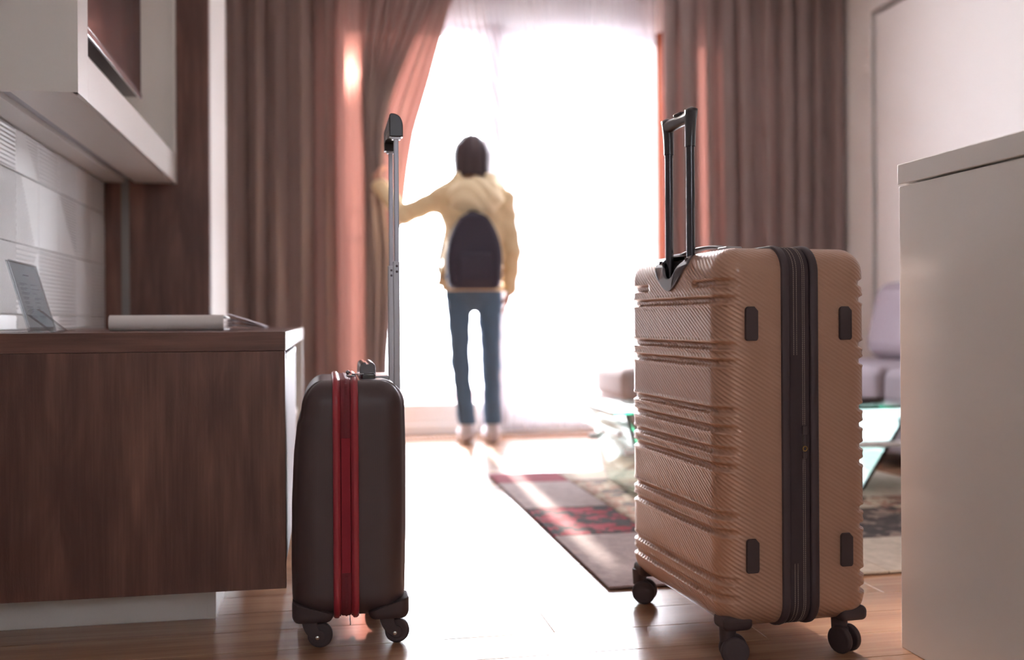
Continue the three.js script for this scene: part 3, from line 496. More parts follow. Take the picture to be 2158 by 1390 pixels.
{
  // large rose gold suitcase
  const a = 0.163, b = 0.250, R = 0.050, y0 = 0.069, y1 = 0.811, o = { a, b, R, y0, y1 };
  const S = thing('large_suitcase', 'large rose gold hard shell suitcase with horizontal grooves and black zip band', 'suitcase', [0.891, 0, -2.057], 0.066, undefined);
  const ribs = [0.709, 0.619, 0.586, 0.493, 0.458, 0.416, 0.384, 0.291, 0.257, 0.165, 0.131];
  const prof = (d, w) => { const q = Math.abs(d) / w; return q >= 1 ? 0 : 1 - sstep(q, 0.35, 1); };
  const disp = (L, y) => {
    const m = L.kind === 'face' ? 1 : L.kind === 'corner' ? sstep(L.t, 0.12, 0.55) : 0; if (!m) return 0;
    let d = 0; for (const r of ribs) { d -= 0.0062 * prof(y - r, 0.0085); d += 0.0012 * prof(y - r - 0.0098, 0.0042) + 0.0012 * prof(y - r + 0.0098, 0.0042); }
    const ends = sstep(Math.abs(L.z), 0.115, 0.125); d -= 0.007 * prof(y - 0.742, 0.009) * ends;
    return d * m;
  };
  const gold = mat(new THREE.Color().setRGB(0.475, 0.27, 0.18), 0.33, { metalness: 0.25, bumpMap: scaled(twillBump, 1 / 0.044, 1 / 0.044), bumpScale: 0.0009, clearcoat: 0.25, clearcoatRoughness: 0.12 });
  const cupY = (z) => 0.752 + 0.040 * Math.min(1, Math.abs(z) / 0.062) ** 2.2;
  part('front_shell', shell({ ...o, xCut: -0.036, side: -1, disp, skip: (p) => Math.abs(p.z) < 0.066 && p.x < -a + 0.055 && p.y > cupY(p.z) }), gold, S, 'grooved rose gold front shell');
  part('back_shell', shell({ ...o, xCut: 0.038, side: 1, disp }), gold, S, 'grooved rose gold back shell');
  const trim = mat(0x45383b, 0.5), tape = mat(0x433639, 0.75, { bumpMap: scaled(clothBump, 40, 40), bumpScale: 0.0004 });
  part('band_trim', bandUV(band([[-0.0385, -0.004], [-0.0385, 0.0035], [-0.036, 0.0052], [-0.029, 0.0058], [-0.023, 0.0045], [-0.021, 0.001], [-0.021, -0.004]], o)), trim, S);
  part('band_trim', bandUV(band([[0.0235, -0.004], [0.0235, 0.001], [0.025, 0.0045], [0.031, 0.0058], [0.038, 0.0052], [0.0405, 0.0035], [0.0405, -0.004]], o)), trim, S);
  part('zip_tape', bandUV(band([[-0.0212, -0.002], [-0.018, 0.0022], [-0.001, 0.0028], [0.001, 0.001], [0.003, 0.0026], [0.02, 0.0022], [0.0237, -0.002]], o)), tape, S);
  const st = tex(8, 32, (u, v) => (v < 0.7 ? [0.66, 0.60, 0.55] : [0.3, 0.26, 0.25])), stitch = mat(0xffffff, 0.7, { map: scaled(st, 100, 260) });
  for (const [x, f, t] of [[-0.0125, 0.10, 0.435], [-0.006, 0.10, 0.435], [-0.0125, 0.60, 0.9], [-0.006, 0.60, 0.9], [0.0065, 0.05, 0.95], [0.0105, 0.05, 0.95]]) part('seam_stitch', bandUV(band([[x - 0.0007, 0.0018], [x - 0.0004, 0.0031], [x + 0.0004, 0.0031], [x + 0.0007, 0.0018]], { ...o, from: f, to: t })), stitch, S, 'pale stitching');
  const pull = part('zip_pull', merge([bx(0.003, 0.0135, 0.445, 0.463, b + 0.003, b + 0.008, 0.002), bx(0.0055, 0.011, 0.405, 0.448, b + 0.004, b + 0.0065, 0.001), bx(0.004, 0.0125, 0.398, 0.412, b + 0.0035, b + 0.0075, 0.002)]), M.black, S);
  part('zip_ring', new THREE.TorusGeometry(0.0045, 0.0011, 8, 18).translate(0.0083, 0.418, b + 0.007), mat(0xa8834a, 0.3, { metalness: 0.9 }), pull, 'brass ring');
  for (const x of [-0.103, 0.101]) for (const y of [0.662, 0.215]) {
    const sh = new THREE.Shape(); sh.moveTo(-0.008, -0.031); sh.quadraticCurveTo(-0.0115, -0.031, -0.0115, -0.026); sh.lineTo(-0.011, 0.026); sh.quadraticCurveTo(-0.010, 0.031, -0.006, 0.031); sh.lineTo(0.005, 0.031); sh.lineTo(0.0115, 0.024); sh.lineTo(0.0115, -0.026); sh.quadraticCurveTo(0.011, -0.031, 0.008, -0.031); sh.closePath();
    part('side_foot', boxUV(extrude(sh, 0.007, 0.002, 3).translate(x, y, b - 0.0005)), M.rubber, S, 'black rubber side foot');
  }
  const tubeM = mat(0x37343a, 0.25, { metalness: 0.6, clearcoat: 0.4 });
  // recess, bracket, telescopic handle
  const pit = part('handle_recess', merge([bx(-a + 0.052, -a + 0.056, 0.735, 0.803, -0.068, 0.068, 0), bx(-a + 0.004, -a + 0.056, 0.733, 0.737, -0.068, 0.068, 0), bx(-a + 0.006, -a + 0.056, 0.735, 0.800, -0.0685, -0.0665, 0), bx(-a + 0.006, -a + 0.056, 0.735, 0.800, 0.0665, 0.0685, 0)]), M.black, S);
  {
    const sh = new THREE.Shape(), N = 40, out = (t) => { const z = lerp(-0.082, 0.082, t); return [z, 0.733 + 0.052 * Math.min(1, Math.abs(z) / 0.082) ** 1.7]; };
    sh.moveTo(-0.070, 0.803); sh.lineTo(-0.082, 0.79); for (let i = 0; i <= N; i++) sh.lineTo(...out(i / N)); sh.lineTo(0.082, 0.79); sh.lineTo(0.070, 0.803); sh.lineTo(0.060, 0.800); sh.lineTo(0.062, 0.795); sh.lineTo(0.045, 0.785);
    for (let i = 0; i <= N; i++) { const z = lerp(0.040, -0.040, i / N); sh.lineTo(z, 0.757 + 0.026 * (Math.abs(z) / 0.040) ** 2.4); }
    sh.lineTo(-0.045, 0.785); sh.lineTo(-0.062, 0.795); sh.lineTo(-0.060, 0.800); sh.closePath();
    const g = extrude(sh, 0.007, 0.0016, 3), p = g.attributes.position, yc = y1 - R;
    for (let i = 0; i < p.count; i++) { const z = p.getX(i), y = p.getY(i), off = p.getZ(i) - 0.003, q = y > yc ? Math.asin(clamp((y - yc) / (R + 0.002), 0, 1)) : 0, r = R + off; if (q > 0) p.setXYZ(i, -(a - R) - r * Math.cos(q), yc + r * Math.sin(q), z); else p.setXYZ(i, -a - off, y, z); }
    g.computeVertexNormals(); part('handle_bracket', boxUV(g), mat(0x4c474b, 0.28, { clearcoat: 0.5 }), S, 'dark grey U shaped bracket');
  }
  const H = S; for (const s of [-1, 1]) { const g = new THREE.CylinderGeometry(1, 1, 0.33, 20); g.scale(0.0088, 1, 0.0105); part('handle_tube', g.translate(-0.138, 0.74 + 0.165, s * 0.056), tubeM, S, 'black telescopic tube'); }
  {
    const leg = (s) => gridGeo(24, 12, (u, v) => { const q = u * Math.PI * 2, y = lerp(1.035, 1.118, v), k = v ** 2.2, rx = lerp(0.0105, 0.0135, k), rz = lerp(0.0125, 0.0185, k); const e = v > 0.93 ? Math.sqrt(Math.max(0, 1 - ((v - 0.93) / 0.07) ** 2)) : 1; return V3(-0.138 + rx * e * Math.cos(q), y, s * (0.056 + 0.008 * k) + rz * e * Math.sin(q)); });
    const bar = gridGeo(20, 24, (u, v) => { const q = u * Math.PI * 2, z = lerp(-0.06, 0.06, v), k = 1 - 0.16 * Math.sin(v * Math.PI); return V3(-0.138 + 0.013 * k * Math.cos(q), 1.097 + 0.0155 * k * Math.sin(q), z); });
    part('grip', merge([leg(1), leg(-1), bar]), mat(0x2b272b, 0.3, { clearcoat: 0.5, clearcoatRoughness: 0.25 }), H, 'black moulded grip');
    part('release_button', bx(-0.144, -0.132, 1.110, 1.1165, -0.018, 0.018, 0.002), M.black, H);
  }
  {
    // carry handle across the top
    const strap = gridGeo(30, 8, (u, v) => { const z = lerp(-0.12, 0.12, u), y = y1 + 0.003 + 0.012 * Math.sin(u * Math.PI) ** 0.7, q = v * 2 * Math.PI; return V3(-0.078 + 0.014 * Math.cos(q), y + 0.004 * Math.sin(q), z); });
    const ch = part('carry_handle', strap, M.black, S);
    for (const s of [-1, 1]) part('handle_mount', bx(-0.096, -0.060, y1 - 0.001, y1 + 0.009, s * 0.115 - 0.02, s * 0.115 + 0.02, 0.003), M.alu, ch, 'silver handle mount');
  }
  // four twin wheel casters, each turned its own way
  const wg = wheelGeo(0.0275, 0.014, 0.55).rotateZ(Math.PI / 2);
  for (const [x, z, q] of [[-0.138, 0.215, 1.25], [0.114, 0.205, 0.35], [-0.146, -0.226, 1.0], [0.128, -0.214, 0.6]]) {
    const sx = Math.sign(x), sz = Math.sign(z);
    const c = part('caster', merge([
      boxUV(new RoundedBoxGeometry(0.062, 0.030, 0.058, 4, 0.012).translate(sx * 0.126, 0.082, sz * 0.214)),
      new THREE.CylinderGeometry(0.017, 0.0155, 0.036, 20).translate(x, 0.062, z), new THREE.CylinderGeometry(0.007, 0.007, 0.034, 12).rotateZ(Math.PI / 2).rotateY(q).translate(x + 0.012 * Math.sin(q), 0.0275, z + 0.012 * Math.cos(q)),
      bx(-0.006, 0.006, 0.025, 0.052, -0.013, 0.016, 0.004).rotateY(q).translate(x + 0.004 * Math.sin(q), 0, z + 0.004 * Math.cos(q)),
    ]), M.rubber, S, 'black caster mount');
    for (const s of [-1, 1]) part('wheel', wg.clone().rotateY(q).translate(x + 0.012 * Math.sin(q) + s * 0.0135 * Math.cos(q), 0.0275, z + 0.012 * Math.cos(q) - s * 0.0135 * Math.sin(q)), M.rubber, c, 'black wheel');
  }
}
{
  // small black cabin suitcase with a red zip band
  const a = 0.12, b = 0.175, R = 0.05, y0 = 0.060, y1 = 0.549;
  const fl = curve([[0.60, 0.086], [0.55, 0.090], [0.50, 0.097], [0.472, 0.1005], [0.462, 0.1065], [0.40, 0.1135], [0.30, 0.118], [0.17, 0.1195], [0.09, 0.118], [0, 0.117]]), fr = curve([[0.60, 0.109], [0.55, 0.112], [0.5, 0.1155], [0.4, 0.1175], [0.25, 0.117], [0.09, 0.113], [0, 0.112]]);
  const warp = (p) => { const k = p.x < 0 ? fl(p.y) : fr(p.y); return V3(p.x * k / a, p.y, p.z); }, o = { a, b, R, y0, y1 };
  const S = thing('cabin_suitcase', 'small black hard shell cabin suitcase with a red zip band', 'suitcase', [0.047, 0, -2.237], 0);
  const shellBump = tex(128, 128, (u, v) => 0.5 + 0.3 * Math.sin(u * 2 * Math.PI * 32) * (0.6 + 0.4 * Math.sin(v * 2 * Math.PI * 32)), false);
  const abs = mat(0x4d3d3d, 0.42, { bumpMap: scaled(shellBump, 16, 16), bumpScale: 0.00018 });
  // a shallow moulded channel runs round both faces
  const disp = (L, y) => { if (L.kind === 'side') return 0; const e = Math.min(0.165 - Math.abs(L.z), 1); const f = L.kind === 'face' ? 1 : L.t; return -0.004 * f * Math.exp(-(((Math.abs(L.z) - 0.145) / 0.009) ** 2)) * sstep(y, 0.1, 0.14); };
  part('front_shell', shell({ ...o, xCut: -0.034, side: -1, warp, disp, dy: 0.006, nFace: 90 }), abs, S, 'black front shell');
  part('back_shell', shell({ ...o, xCut: 0.016, side: 1, warp, disp, dy: 0.006, nFace: 90 }), abs, S, 'black back shell');
  const redM = mat(0xa83440, 0.35, { clearcoat: 0.3, clearcoatRoughness: 0.3 }), redC = mat(0x9c2836, 0.75, { bumpMap: scaled(clothBump, 50, 50), bumpScale: 0.0004 }), redD = mat(0x7d2a33, 0.6);
  part('band_trim', bandUV(band([[-0.0345, -0.003], [-0.0345, 0.003], [-0.031, 0.0062], [-0.0255, 0.0066], [-0.0225, 0.005], [-0.0215, 0.0018], [-0.0195, 0.003], [-0.0185, -0.002]], o)), redM, S, 'glossy red rim');
  part('band_trim', bandUV(band([[0.0015, -0.002], [0.0025, 0.003], [0.0045, 0.0018], [0.0055, 0.005], [0.0085, 0.0066], [0.014, 0.0062], [0.0175, 0.003], [0.0175, -0.003]], o)), redM, S, 'glossy red rim');
  part('zip_tape', bandUV(band([[-0.0186, -0.001], [-0.017, 0.0012], [-0.0105, 0.0016], [-0.0095, 0.003], [-0.0065, 0.003], [-0.0055, 0.0016], [0.0, 0.0012], [0.0016, -0.001]], o)), redD, S, 'dark red zip');
  { // teeth of the zip that show on the near side, above and below the plain strip
    const list = []; for (const [ya, yb] of [[0.435, 0.545], [0.085, 0.158]]) for (let y = ya; y < yb; y += 0.003) list.push(bx(-0.0105, -0.0055, y, y + 0.0018, b + 0.0022, b + 0.0040, 0));
    const z = part('zip_teeth', merge(list), redD, S); z.userData.kind = 'stuff';
    part('zip_strip', bx(-0.0178, 0.0008, 0.158, 0.433, b - 0.001, b + 0.0042, 0.0012), redC, S, 'plain red strip');
  }
  // sliders and ring on the top
  part('zip_slider', merge([bx(-0.004, 0.014, y1 + 0.005, y1 + 0.010, b - 0.075, b - 0.060, 0.002), new THREE.SphereGeometry(0.0045, 12, 8).translate(-0.002, y1 + 0.015, b - 0.066), new THREE.CylinderGeometry(0.0025, 0.003, 0.012, 10).translate(-0.002, y1 + 0.012, b - 0.068), bx(0.006, 0.032, y1 + 0.010, y1 + 0.0125, b - 0.073, b - 0.062, 0.001)]), M.steel, S, 'metal zip slider with tab');
  { // carry handle, seen end on: an arch with a notch in its crown
    const sh = new THREE.Shape(); sh.moveTo(-0.016, 0); sh.lineTo(-0.0145, 0.026); sh.quadraticCurveTo(-0.013, 0.034, -0.006, 0.034); sh.lineTo(-0.0035, 0.0305); sh.lineTo(0.003, 0.0305); sh.lineTo(0.006, 0.034); sh.quadraticCurveTo(0.0125, 0.034, 0.0140, 0.026); sh.lineTo(0.0155, 0); sh.closePath();
    const g = boxUV(extrude(sh, 0.17, 0.0025, 3).translate(0.041, y1 - 0.002, -0.085)), p = g.attributes.position;
    const ch = part('carry_handle', g, mat(0x6d696d, 0.3, { clearcoat: 0.4 }), S, 'grey carry handle');
    part('handle_mount', bx(0.026, 0.056, y1 - 0.006, y1 + 0.012, 0.084, 0.104, 0.004), M.blackGloss, ch); part('handle_mount', bx(0.026, 0.056, y1 - 0.006, y1 + 0.012, -0.104, -0.084, 0.004), M.blackGloss, ch);
    part('handle_plate', bx(0.058, 0.088, y1 - 0.006, y1 + 0.004, -0.09, 0.06, 0.002), mat(0x9a979b, 0.35, { metalness: 0.5 }), S, 'grey plate');
  }
  const H = S, inner = mat(0xa6a5ac, 0.42, { metalness: 0.6 });
  for (const s of [-1, 1]) { part('outer_tube', bx(0.0955, 0.1095, 0.50, 0.80, s * 0.09 - 0.0065, s * 0.09 + 0.0065, 0.0025), M.alu, S, 'silver lower tube'); part('inner_tube', bx(0.0985, 0.1090, 0.78, 1.075, s * 0.09 - 0.005, s * 0.09 + 0.005, 0.002), inner, S, 'slimmer silver upper tube'); }
  for (const s of [-1, 1]) for (const y of [0.789, 0.777]) part('rivet', new THREE.CylinderGeometry(0.0027, 0.0027, 0.003, 14).rotateX(Math.PI / 2).translate(0.1035, y, s * 0.09 + 0.0055), M.rubber, H, 'dark rivet');
  {
    const pr = (h) => { const sh = new THREE.Shape(); sh.moveTo(-0.0125, -h); sh.lineTo(-0.0125, 0.016); sh.quadraticCurveTo(-0.0125, 0.020, -0.008, 0.020); sh.quadraticCurveTo(0.011, 0.019, 0.0125, -0.004); sh.lineTo(0.0125, -h); sh.closePath(); return sh; };
    const grip = mat(0x332c2f, 0.35);
    part('grip', merge([extrude(pr(0.008), 0.19, 0.002).translate(0.1035, 1.093, -0.095), extrude(pr(0.026), 0.024, 0.002).translate(0.1035, 1.093, 0.079), extrude(pr(0.026), 0.024, 0.002).translate(0.1035, 1.093, -0.103)]), grip, H, 'black grip');
    for (const s of [-1, 1]) part('grip_collar', bx(0.094, 0.1135, 1.060, 1.069, s * 0.09 - 0.008, s * 0.09 + 0.008, 0.001), M.alu, H);
  }
  // four single wheel casters on moulded corner feet
  const wg = wheelGeo(0.0255, 0.019, 0.5).rotateX(Math.PI / 2);
  for (const [x, z, ox] of [[-0.078, 0.138, 1], [0.080, 0.138, 1], [-0.078, -0.138, 1], [0.080, -0.138, -1]]) {
    const sx = Math.sign(x), sz = Math.sign(z), sh = new THREE.Shape();
    sh.moveTo(-0.020, 0.036); sh.quadraticCurveTo(-0.017, 0.004, 0.010, -0.010); sh.absarc(0.013, 0.0, 0.0115, -1.2, 1.5); sh.quadraticCurveTo(0.006, 0.022, 0.010, 0.036); sh.closePath();
    const fork = [extrude(sh, 0.005, 0.0015).translate(0, 0, 0.0105), extrude(sh, 0.005, 0.0015).translate(0, 0, -0.0155)]; fork.push(bx(-0.020, 0.012, 0.030, 0.040, -0.015, 0.015, 0.003));
    const foot = nets((X, Y, Z) => { const q = [Math.abs(X) - 0.022, Math.abs(Y - 0.084) - 0.012, Math.abs(Z) - 0.018], l = Math.hypot(...q.map((v) => Math.max(v, 0))) + Math.min(Math.max(...q), 0) - 0.020; return Math.max(l, (Y - 0.087 - 0.32 * sx * X) * 0.95); }, [-0.05, 0.055, -0.05], [0.05, 0.12, 0.05], 0.003);
    const c = part('caster', merge([foot.translate(x + sx * -0.002, 0, z), ...fork.map((g) => { if (ox < 0) g.rotateY(Math.PI); return g.translate(x, 0.0255, z + 0.004 * sz); })]), M.rubber, S, 'black caster with curved fork');
    part('wheel', wg.clone().translate(x + ox * 0.016, 0.0255, z + 0.004 * sz), M.rubber, c, 'black wheel');
    part('axle', new THREE.SphereGeometry(0.0045, 14, 10).scale(1, 1, 0.5).translate(x + ox * 0.0105, 0.0235, z + 0.004 * sz + 0.0165), M.chrome, c, 'chrome axle cap');
  }
}

// ------------------------------------------------------------------ the woman at the window, seen from behind
{
  const ZP = -5.46, O = V3(0.838, 0, ZP), J = (px, py, dz = 0) => onZ(px, py, ZP).sub(O).add(V3(0, 0, dz));
  const P = thing('person', 'woman in a pale yellow hooded jacket and blue jeans holding the drape aside', 'person', [O.x, 0, O.z]);
  const skin = mat(0xc99a86, 0.55), hoodM = mat(0xf7e4bd, 0.85), jacketM = mat(0xeed6ab, 0.85, { bumpMap: scaled(clothBump, 20, 20), bumpScale: 0.0006 }), jeansM = mat(0x567089, 0.85, { bumpMap: scaled(clothBump, 30, 30), bumpScale: 0.0004 }), hairM = mat(0x44363a, 0.5), shoeM = mat(0xd8cfd2, 0.6);
  const head = J(993, 332, -0.005), neck = J(996, 385, 0.0), chest = J(998, 455), waist = J(996, 545), pelvis = J(998, 608);
  const shL = J(938, 414), elL = J(850, 453, -0.02), wrL = J(803, 388, -0.10), haL = J(797, 352, -0.135), shR = J(1060, 424), elR = J(1079, 530, 0.0), wrR = J(1076, 608, -0.04), haR = J(1072, 640, -0.05);
  const hipL = J(966, 622), hipR = J(1031, 622), knL = J(971, 768, -0.01), knR = J(1035, 768, -0.01), anL = J(983, 888, 0.01), anR = J(1037, 888, 0.01);
  const toe = (an) => V3(an.x, 0.035, an.z - 0.15), heel = (an) => V3(an.x, 0.045, an.z + 0.005);
  // a body under the clothes: one continuous surface
  const bodyF = (x, y, z) => {
    let d = ell(x, y, z, head, 0.073, 0.105, 0.088);
    d = smin(d, ell(x, y, z, V3(head.x, head.y - 0.045, head.z - 0.03), 0.05, 0.06, 0.055), 0.03);
    d = smin(d, cap(x, y, z, V3(head.x, head.y - 0.012, head.z - 0.088), V3(head.x, head.y - 0.03, head.z - 0.103), 0.006, 0.010), 0.012);
    for (const s of [-1, 1]) d = smin(d, ell(x, y, z, V3(head.x + s * 0.074, head.y - 0.015, head.z + 0.005), 0.010, 0.028, 0.018), 0.008);
    d = smin(d, cap(x, y, z, V3(head.x, head.y - 0.06, head.z + 0.01), neck, 0.05, 0.052), 0.03);
    const zz = z * 1.5; d = smin(d, cap(x, y, zz, neck, chest, 0.06, 0.12) * 0.7, 0.05); d = smin(d, cap(x, y, zz, chest, waist, 0.12, 0.10) * 0.7, 0.05); d = smin(d, cap(x, y, zz, waist, pelvis, 0.10, 0.125) * 0.7, 0.05);
    for (const [s, e, w] of [[shL, elL, wrL], [shR, elR, wrR]]) { d = smin(d, cap(x, y, z, s, e, 0.042, 0.033), 0.03); d = smin(d, cap(x, y, z, e, w, 0.033, 0.024), 0.01); }
    for (const [h, k, a] of [[hipL, knL, anL], [hipR, knR, anR]]) { d = smin(d, cap(x, y, z, h, k, 0.068, 0.045), 0.03); d = smin(d, cap(x, y, z, k, a, 0.046, 0.033), 0.02); d = smin(d, cap(x, y, z, heel(a), toe(a), 0.032, 0.026), 0.03); d = smin(d, cap(x, y, z, a, heel(a), 0.032, 0.03), 0.02); }
    return d;
  };
  // hand: palm, four bent fingers, thumb; dir points to the fingertips, up is the back of the hand, side the thumb side
  const handGeo = (wr, tip, back, curl, flip) => {
    const f = tip.clone().sub(wr).normalize(), u = back.clone().sub(f.clone().multiplyScalar(back.dot(f))).normalize(), r = V3().crossVectors(f, u).multiplyScalar(flip);
    const at = (a, b, c) => wr.clone().addScaledVector(f, a).addScaledVector(r, b).addScaledVector(u, c), chains = [];
    [[-0.030, 0.066], [-0.010, 0.076], [0.011, 0.072], [0.030, 0.056]].forEach(([b, len]) => {
      const l = [len * 0.45, len * 0.32, len * 0.23]; let p = at(0.085, b, 0.0), q = 0; const c = [p.clone()];
      for (const s of l) { q += curl; p = p.clone().addScaledVector(f, s * Math.cos(q)).addScaledVector(u, -s * Math.sin(q)); c.push(p.clone()); } chains.push([c, 0.0085, 0.0068]);
    });
    const t0 = at(0.03, -0.03, -0.004), t1 = at(0.062, -0.055, -0.016), t2 = at(0.088, -0.050, -0.032); chains.push([[t0, t1, t2], 0.011, 0.008]);
    const sdf = (x, y, z) => {
      let d = cap(x, y, z, wr.clone().addScaledVector(f, -0.03), at(0.01, 0, 0), 0.024, 0.022);
      const L = at(0.03, -0.017, 0), L2 = at(0.08, -0.024, 0.0), R1 = at(0.03, 0.015, 0), R2 = at(0.078, 0.024, 0.0);
      d = smin(d, cap(x, y, z, L, L2, 0.016, 0.013), 0.02); d = smin(d, cap(x, y, z, R1, R2, 0.016, 0.012), 0.02);
      for (const [c, r0, r1] of chains) { let e = 9; for (let i = 0; i < c.length - 1; i++) e = Math.min(e, cap(x, y, z, c[i], c[i + 1], lerp(r0, r1, i / c.length), lerp(r0, r1, (i + 1) / c.length))); d = smin(d, e, 0.006); }
      return d;
    };
    const c = at(0.06, 0, -0.02); return nets(sdf, [c.x - 0.12, c.y - 0.12, c.z - 0.12], [c.x + 0.12, c.y + 0.12, c.z + 0.12], 0.0035);
  };
  const body = nets(bodyF, [-0.62, -0.01, -0.3], [0.36, 1.72, 0.2], 0.012);
  const hl = handGeo(wrL, haL, V3(-0.9, 0, 0.5), 0.55, 1), hr = handGeo(wrR, haR, V3(1, 0, 0.2), 0.28, -1);
  const B = part('body', merge([body, hl, hr]), skin, P);
  for (const s of [-1, 1]) part('eye', new THREE.SphereGeometry(0.011, 12, 8).translate(head.x + s * 0.031, head.y + 0.002, head.z - 0.078), mat(0xf1ece8, 0.2), B);
  part('mouth', new THREE.SphereGeometry(0.02, 12, 8).scale(1, 0.3, 0.35).translate(head.x, head.y - 0.062, head.z - 0.079), mat(0xa55a54, 0.5), B);
  // jacket
  const hemY = J(1000, 612).y;
  const jacketF = (x, y, z) => {
    const zz = z * 1.35 , w = 0.004 * Math.sin(y * 60 + x * 20) * Math.sin(x * 37 + z * 25);
    let d = cap(x, y, zz, J(996, 400), chest, 0.10, 0.165) * 0.75; d = smin(d, cap(x, y, zz, chest, waist, 0.162, 0.148) * 0.75, 0.05); d = smin(d, cap(x, y, zz, waist, J(996, 625), 0.148, 0.172) * 0.75, 0.05);
    d = smin(d, cap(x, y, z, J(955, 408), shL, 0.068, 0.064), 0.05); d = smin(d, cap(x, y, z, J(1040, 412), shR, 0.068, 0.066), 0.05);
    d = smin(d, cap(x, y, z, shL, elL, 0.064, 0.052), 0.04); d = smin(d, cap(x, y, z, elL, wrL, 0.052, 0.044), 0.015);
    d = smin(d, cap(x, y, z, shR, elR, 0.064, 0.054), 0.03); d = smin(d, cap(x, y, z, elR, wrR, 0.054, 0.044), 0.015);
    d = smin(d, cap(x, y, z, J(945, 560, 0.02), J(922, 598, 0.03), 0.03, 0.012), 0.05);                  // lifted flap of the hem
    d += w;
    d = Math.max(d, x > -0.3 && x < 0.26 ? hemY - 0.004 - y + 0.03 * (x > 0.16 ? -3 : 0) : -1);
    return d;
  };
  part('jacket', nets(jacketF, [-0.62, 0.72, -0.28], [0.36, 1.52, 0.24], 0.009), jacketM, P, 'pale yellow jacket');
  // hood lying on the shoulders
  const hc = J(997, 412, 0.10);
  const hoodF = (x, y, z) => {
    let d = ell(x, y, z, V3(hc.x, hc.y - 0.022, hc.z - 0.005), 0.150, 0.112, 0.085);
    d = smin(d, cap(x, y, z, J(948, 392, 0.01), J(965, 380, 0.06), 0.03, 0.032), 0.03); d = smin(d, cap(x, y, z, J(965, 380, 0.06), J(1030, 380, 0.06), 0.03, 0.03), 0.03); d = smin(d, cap(x, y, z, J(1030, 380, 0.06), J(1046, 392, 0.01), 0.03, 0.03), 0.03);
    d = Math.max(d, -ell(x, y, z, V3(head.x, hc.y + 0.115, hc.z - 0.06), 0.085, 0.11, 0.075));
    return d + 0.004 * Math.sin(y * 70 + 6 * Math.sin(x * 15));
  };
  part('hood', nets(hoodF, [hc.x - 0.2, hc.y - 0.16, hc.z - 0.16], [hc.x + 0.2, hc.y + 0.16, hc.z + 0.13], 0.007), hoodM, P, 'folded hood');
  // hair: a straight bob
  const hairF = (x, y, z) => { let d = ell(x, y, z, V3(head.x, head.y + 0.012, head.z + 0.008), 0.098, 0.118, 0.108); d = smin(d, cap(x, y, z, V3(head.x - 0.03, head.y, head.z + 0.03), V3(head.x - 0.035, head.y - 0.085, head.z + 0.03), 0.068, 0.066), 0.04); d = smin(d, cap(x, y, z, V3(head.x + 0.03, head.y, head.z + 0.03), V3(head.x + 0.035, head.y - 0.085, head.z + 0.03), 0.068, 0.066), 0.04); d = Math.max(d, -ell(x, y, z, V3(head.x, head.y - 0.05, head.z - 0.085), 0.06, 0.095, 0.06)); return Math.max(d, head.y - 0.105 - y) + 0.0015 * Math.sin(x * 160) ; };
  part('hair', nets(hairF, [head.x - 0.14, head.y - 0.13, head.z - 0.14], [head.x + 0.14, head.y + 0.16, head.z + 0.16], 0.005), hairM, P, 'dark brown bob');
  // jeans
  const jeansF = (x, y, z) => {
    const zz = z * 1.25; let d = cap(x, y, zz, J(998, 575), J(998, 602), 0.125, 0.142) * 0.8;
    const A = [[hipL, knL, anL], [hipR, knR, anR]];
    for (const [h, k, a] of A) { let l = cap(x, y, z, h, k, 0.074, 0.050); l = smin(l, cap(x, y, z, k, V3(a.x, a.y, a.z), 0.051, 0.050), 0.03); d = smin(d, l, 0.018); }
    d += 0.003 * Math.sin(y * 55 + x * 30) * Math.sin(z * 40 + y * 13);
    return Math.max(d, anL.y - 0.012 - y);
  };
  part('jeans', nets(jeansF, [-0.26, 0.05, -0.2], [0.26, 0.98, 0.2], 0.009), jeansM, P, 'blue jeans');
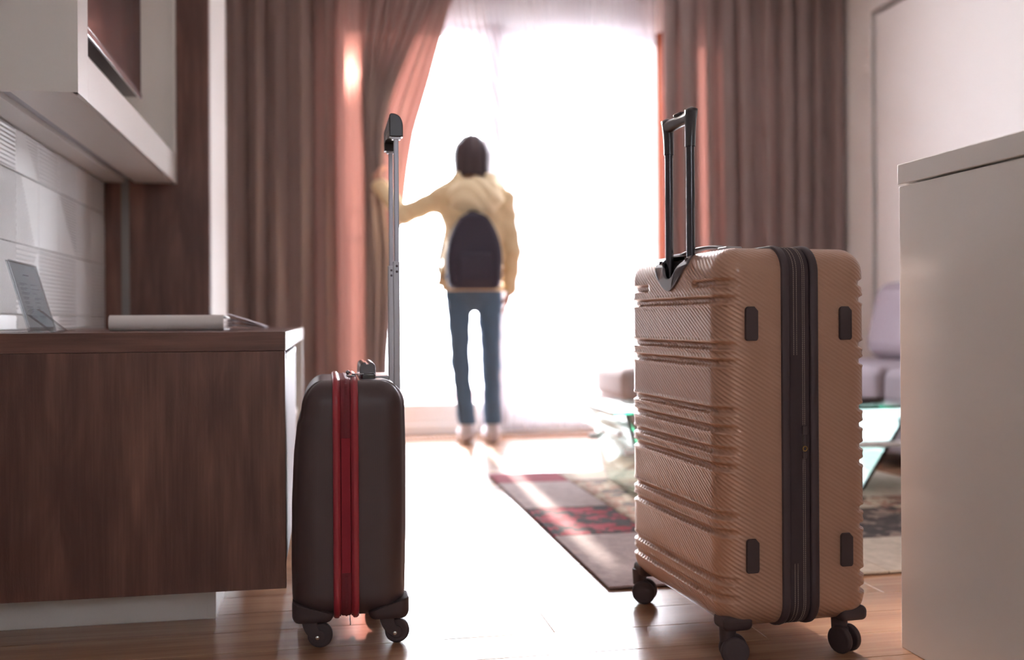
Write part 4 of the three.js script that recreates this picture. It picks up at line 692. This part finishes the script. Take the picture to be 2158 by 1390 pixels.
  for (const a of [anL, anR]) {
    const f = (x, y, z) => { let d = cap(x, y, z, V3(a.x, 0.045, a.z + 0.012), V3(a.x, 0.040, a.z - 0.15), 0.044, 0.038); d = smin(d, cap(x, y, z, V3(a.x, 0.085, a.z), V3(a.x, 0.05, a.z), 0.04, 0.044), 0.02); return Math.max(d, 0.002 - y); };
    part('shoe', nets(f, [a.x - 0.07, -0.01, a.z - 0.22], [a.x + 0.07, 0.14, a.z + 0.08], 0.006), shoeM, P, 'pale sneaker');
  }
  // backpack: carried, so a thing of its own
  const bc = J(989, 535, 0.17), K = thing('backpack', 'dark navy backpack on the back of the woman', 'backpack', [O.x + bc.x, bc.y - 0.205, O.z + bc.z], 0);
  const packM = mat(0x3c3846, 0.8, { bumpMap: scaled(clothBump, 16, 16), bumpScale: 0.0005 });
  const packF = (x, y, z) => { const t = clamp((y - 0.0) / 0.42, 0, 1), w = (0.138 + 0.014 * Math.sin(t * 3)) * Math.sqrt(Math.max(0.02, 1 - Math.max(0, (t - 0.34) / 0.69) ** 1.9)) , q = [Math.abs(x) - w + 0.035, Math.abs(y - 0.21) - 0.205 + 0.035, Math.abs(z) - 0.065 + 0.035]; return (Math.hypot(...q.map((v) => Math.max(v, 0))) + Math.min(Math.max(...q), 0) - 0.035) * 0.8; };
  part('bag_body', nets(packF, [-0.17, -0.03, -0.09], [0.17, 0.45, 0.09], 0.008), packM, K);
  part('front_pocket', nets((x, y, z) => { const q = [Math.abs(x) - 0.07, Math.abs(y - 0.115) - 0.06, Math.abs(z - 0.055) - 0.012]; return Math.hypot(...q.map((v) => Math.max(v, 0))) + Math.min(Math.max(...q), 0) - 0.02; }, [-0.12, 0.01, 0.0], [0.12, 0.22, 0.11], 0.007), packM, K);
  part('top_loop', tube([V3(-0.025, 0.395, -0.02), V3(-0.018, 0.42, -0.02), V3(0.018, 0.42, -0.02), V3(0.025, 0.395, -0.02)], 0.007), packM, K);
  for (const s of [-1, 1]) part('shoulder_strap', tube([V3(s * 0.06, 0.38, -0.055), V3(s * 0.085, 0.455, -0.12), V3(s * 0.10, 0.42, -0.24), V3(s * 0.135, 0.25, -0.30), V3(s * 0.165, 0.12, -0.22), V3(s * 0.12, 0.06, -0.06)], 0.013, 40, 10), packM, K);
}

renderer.render(scene, camera);
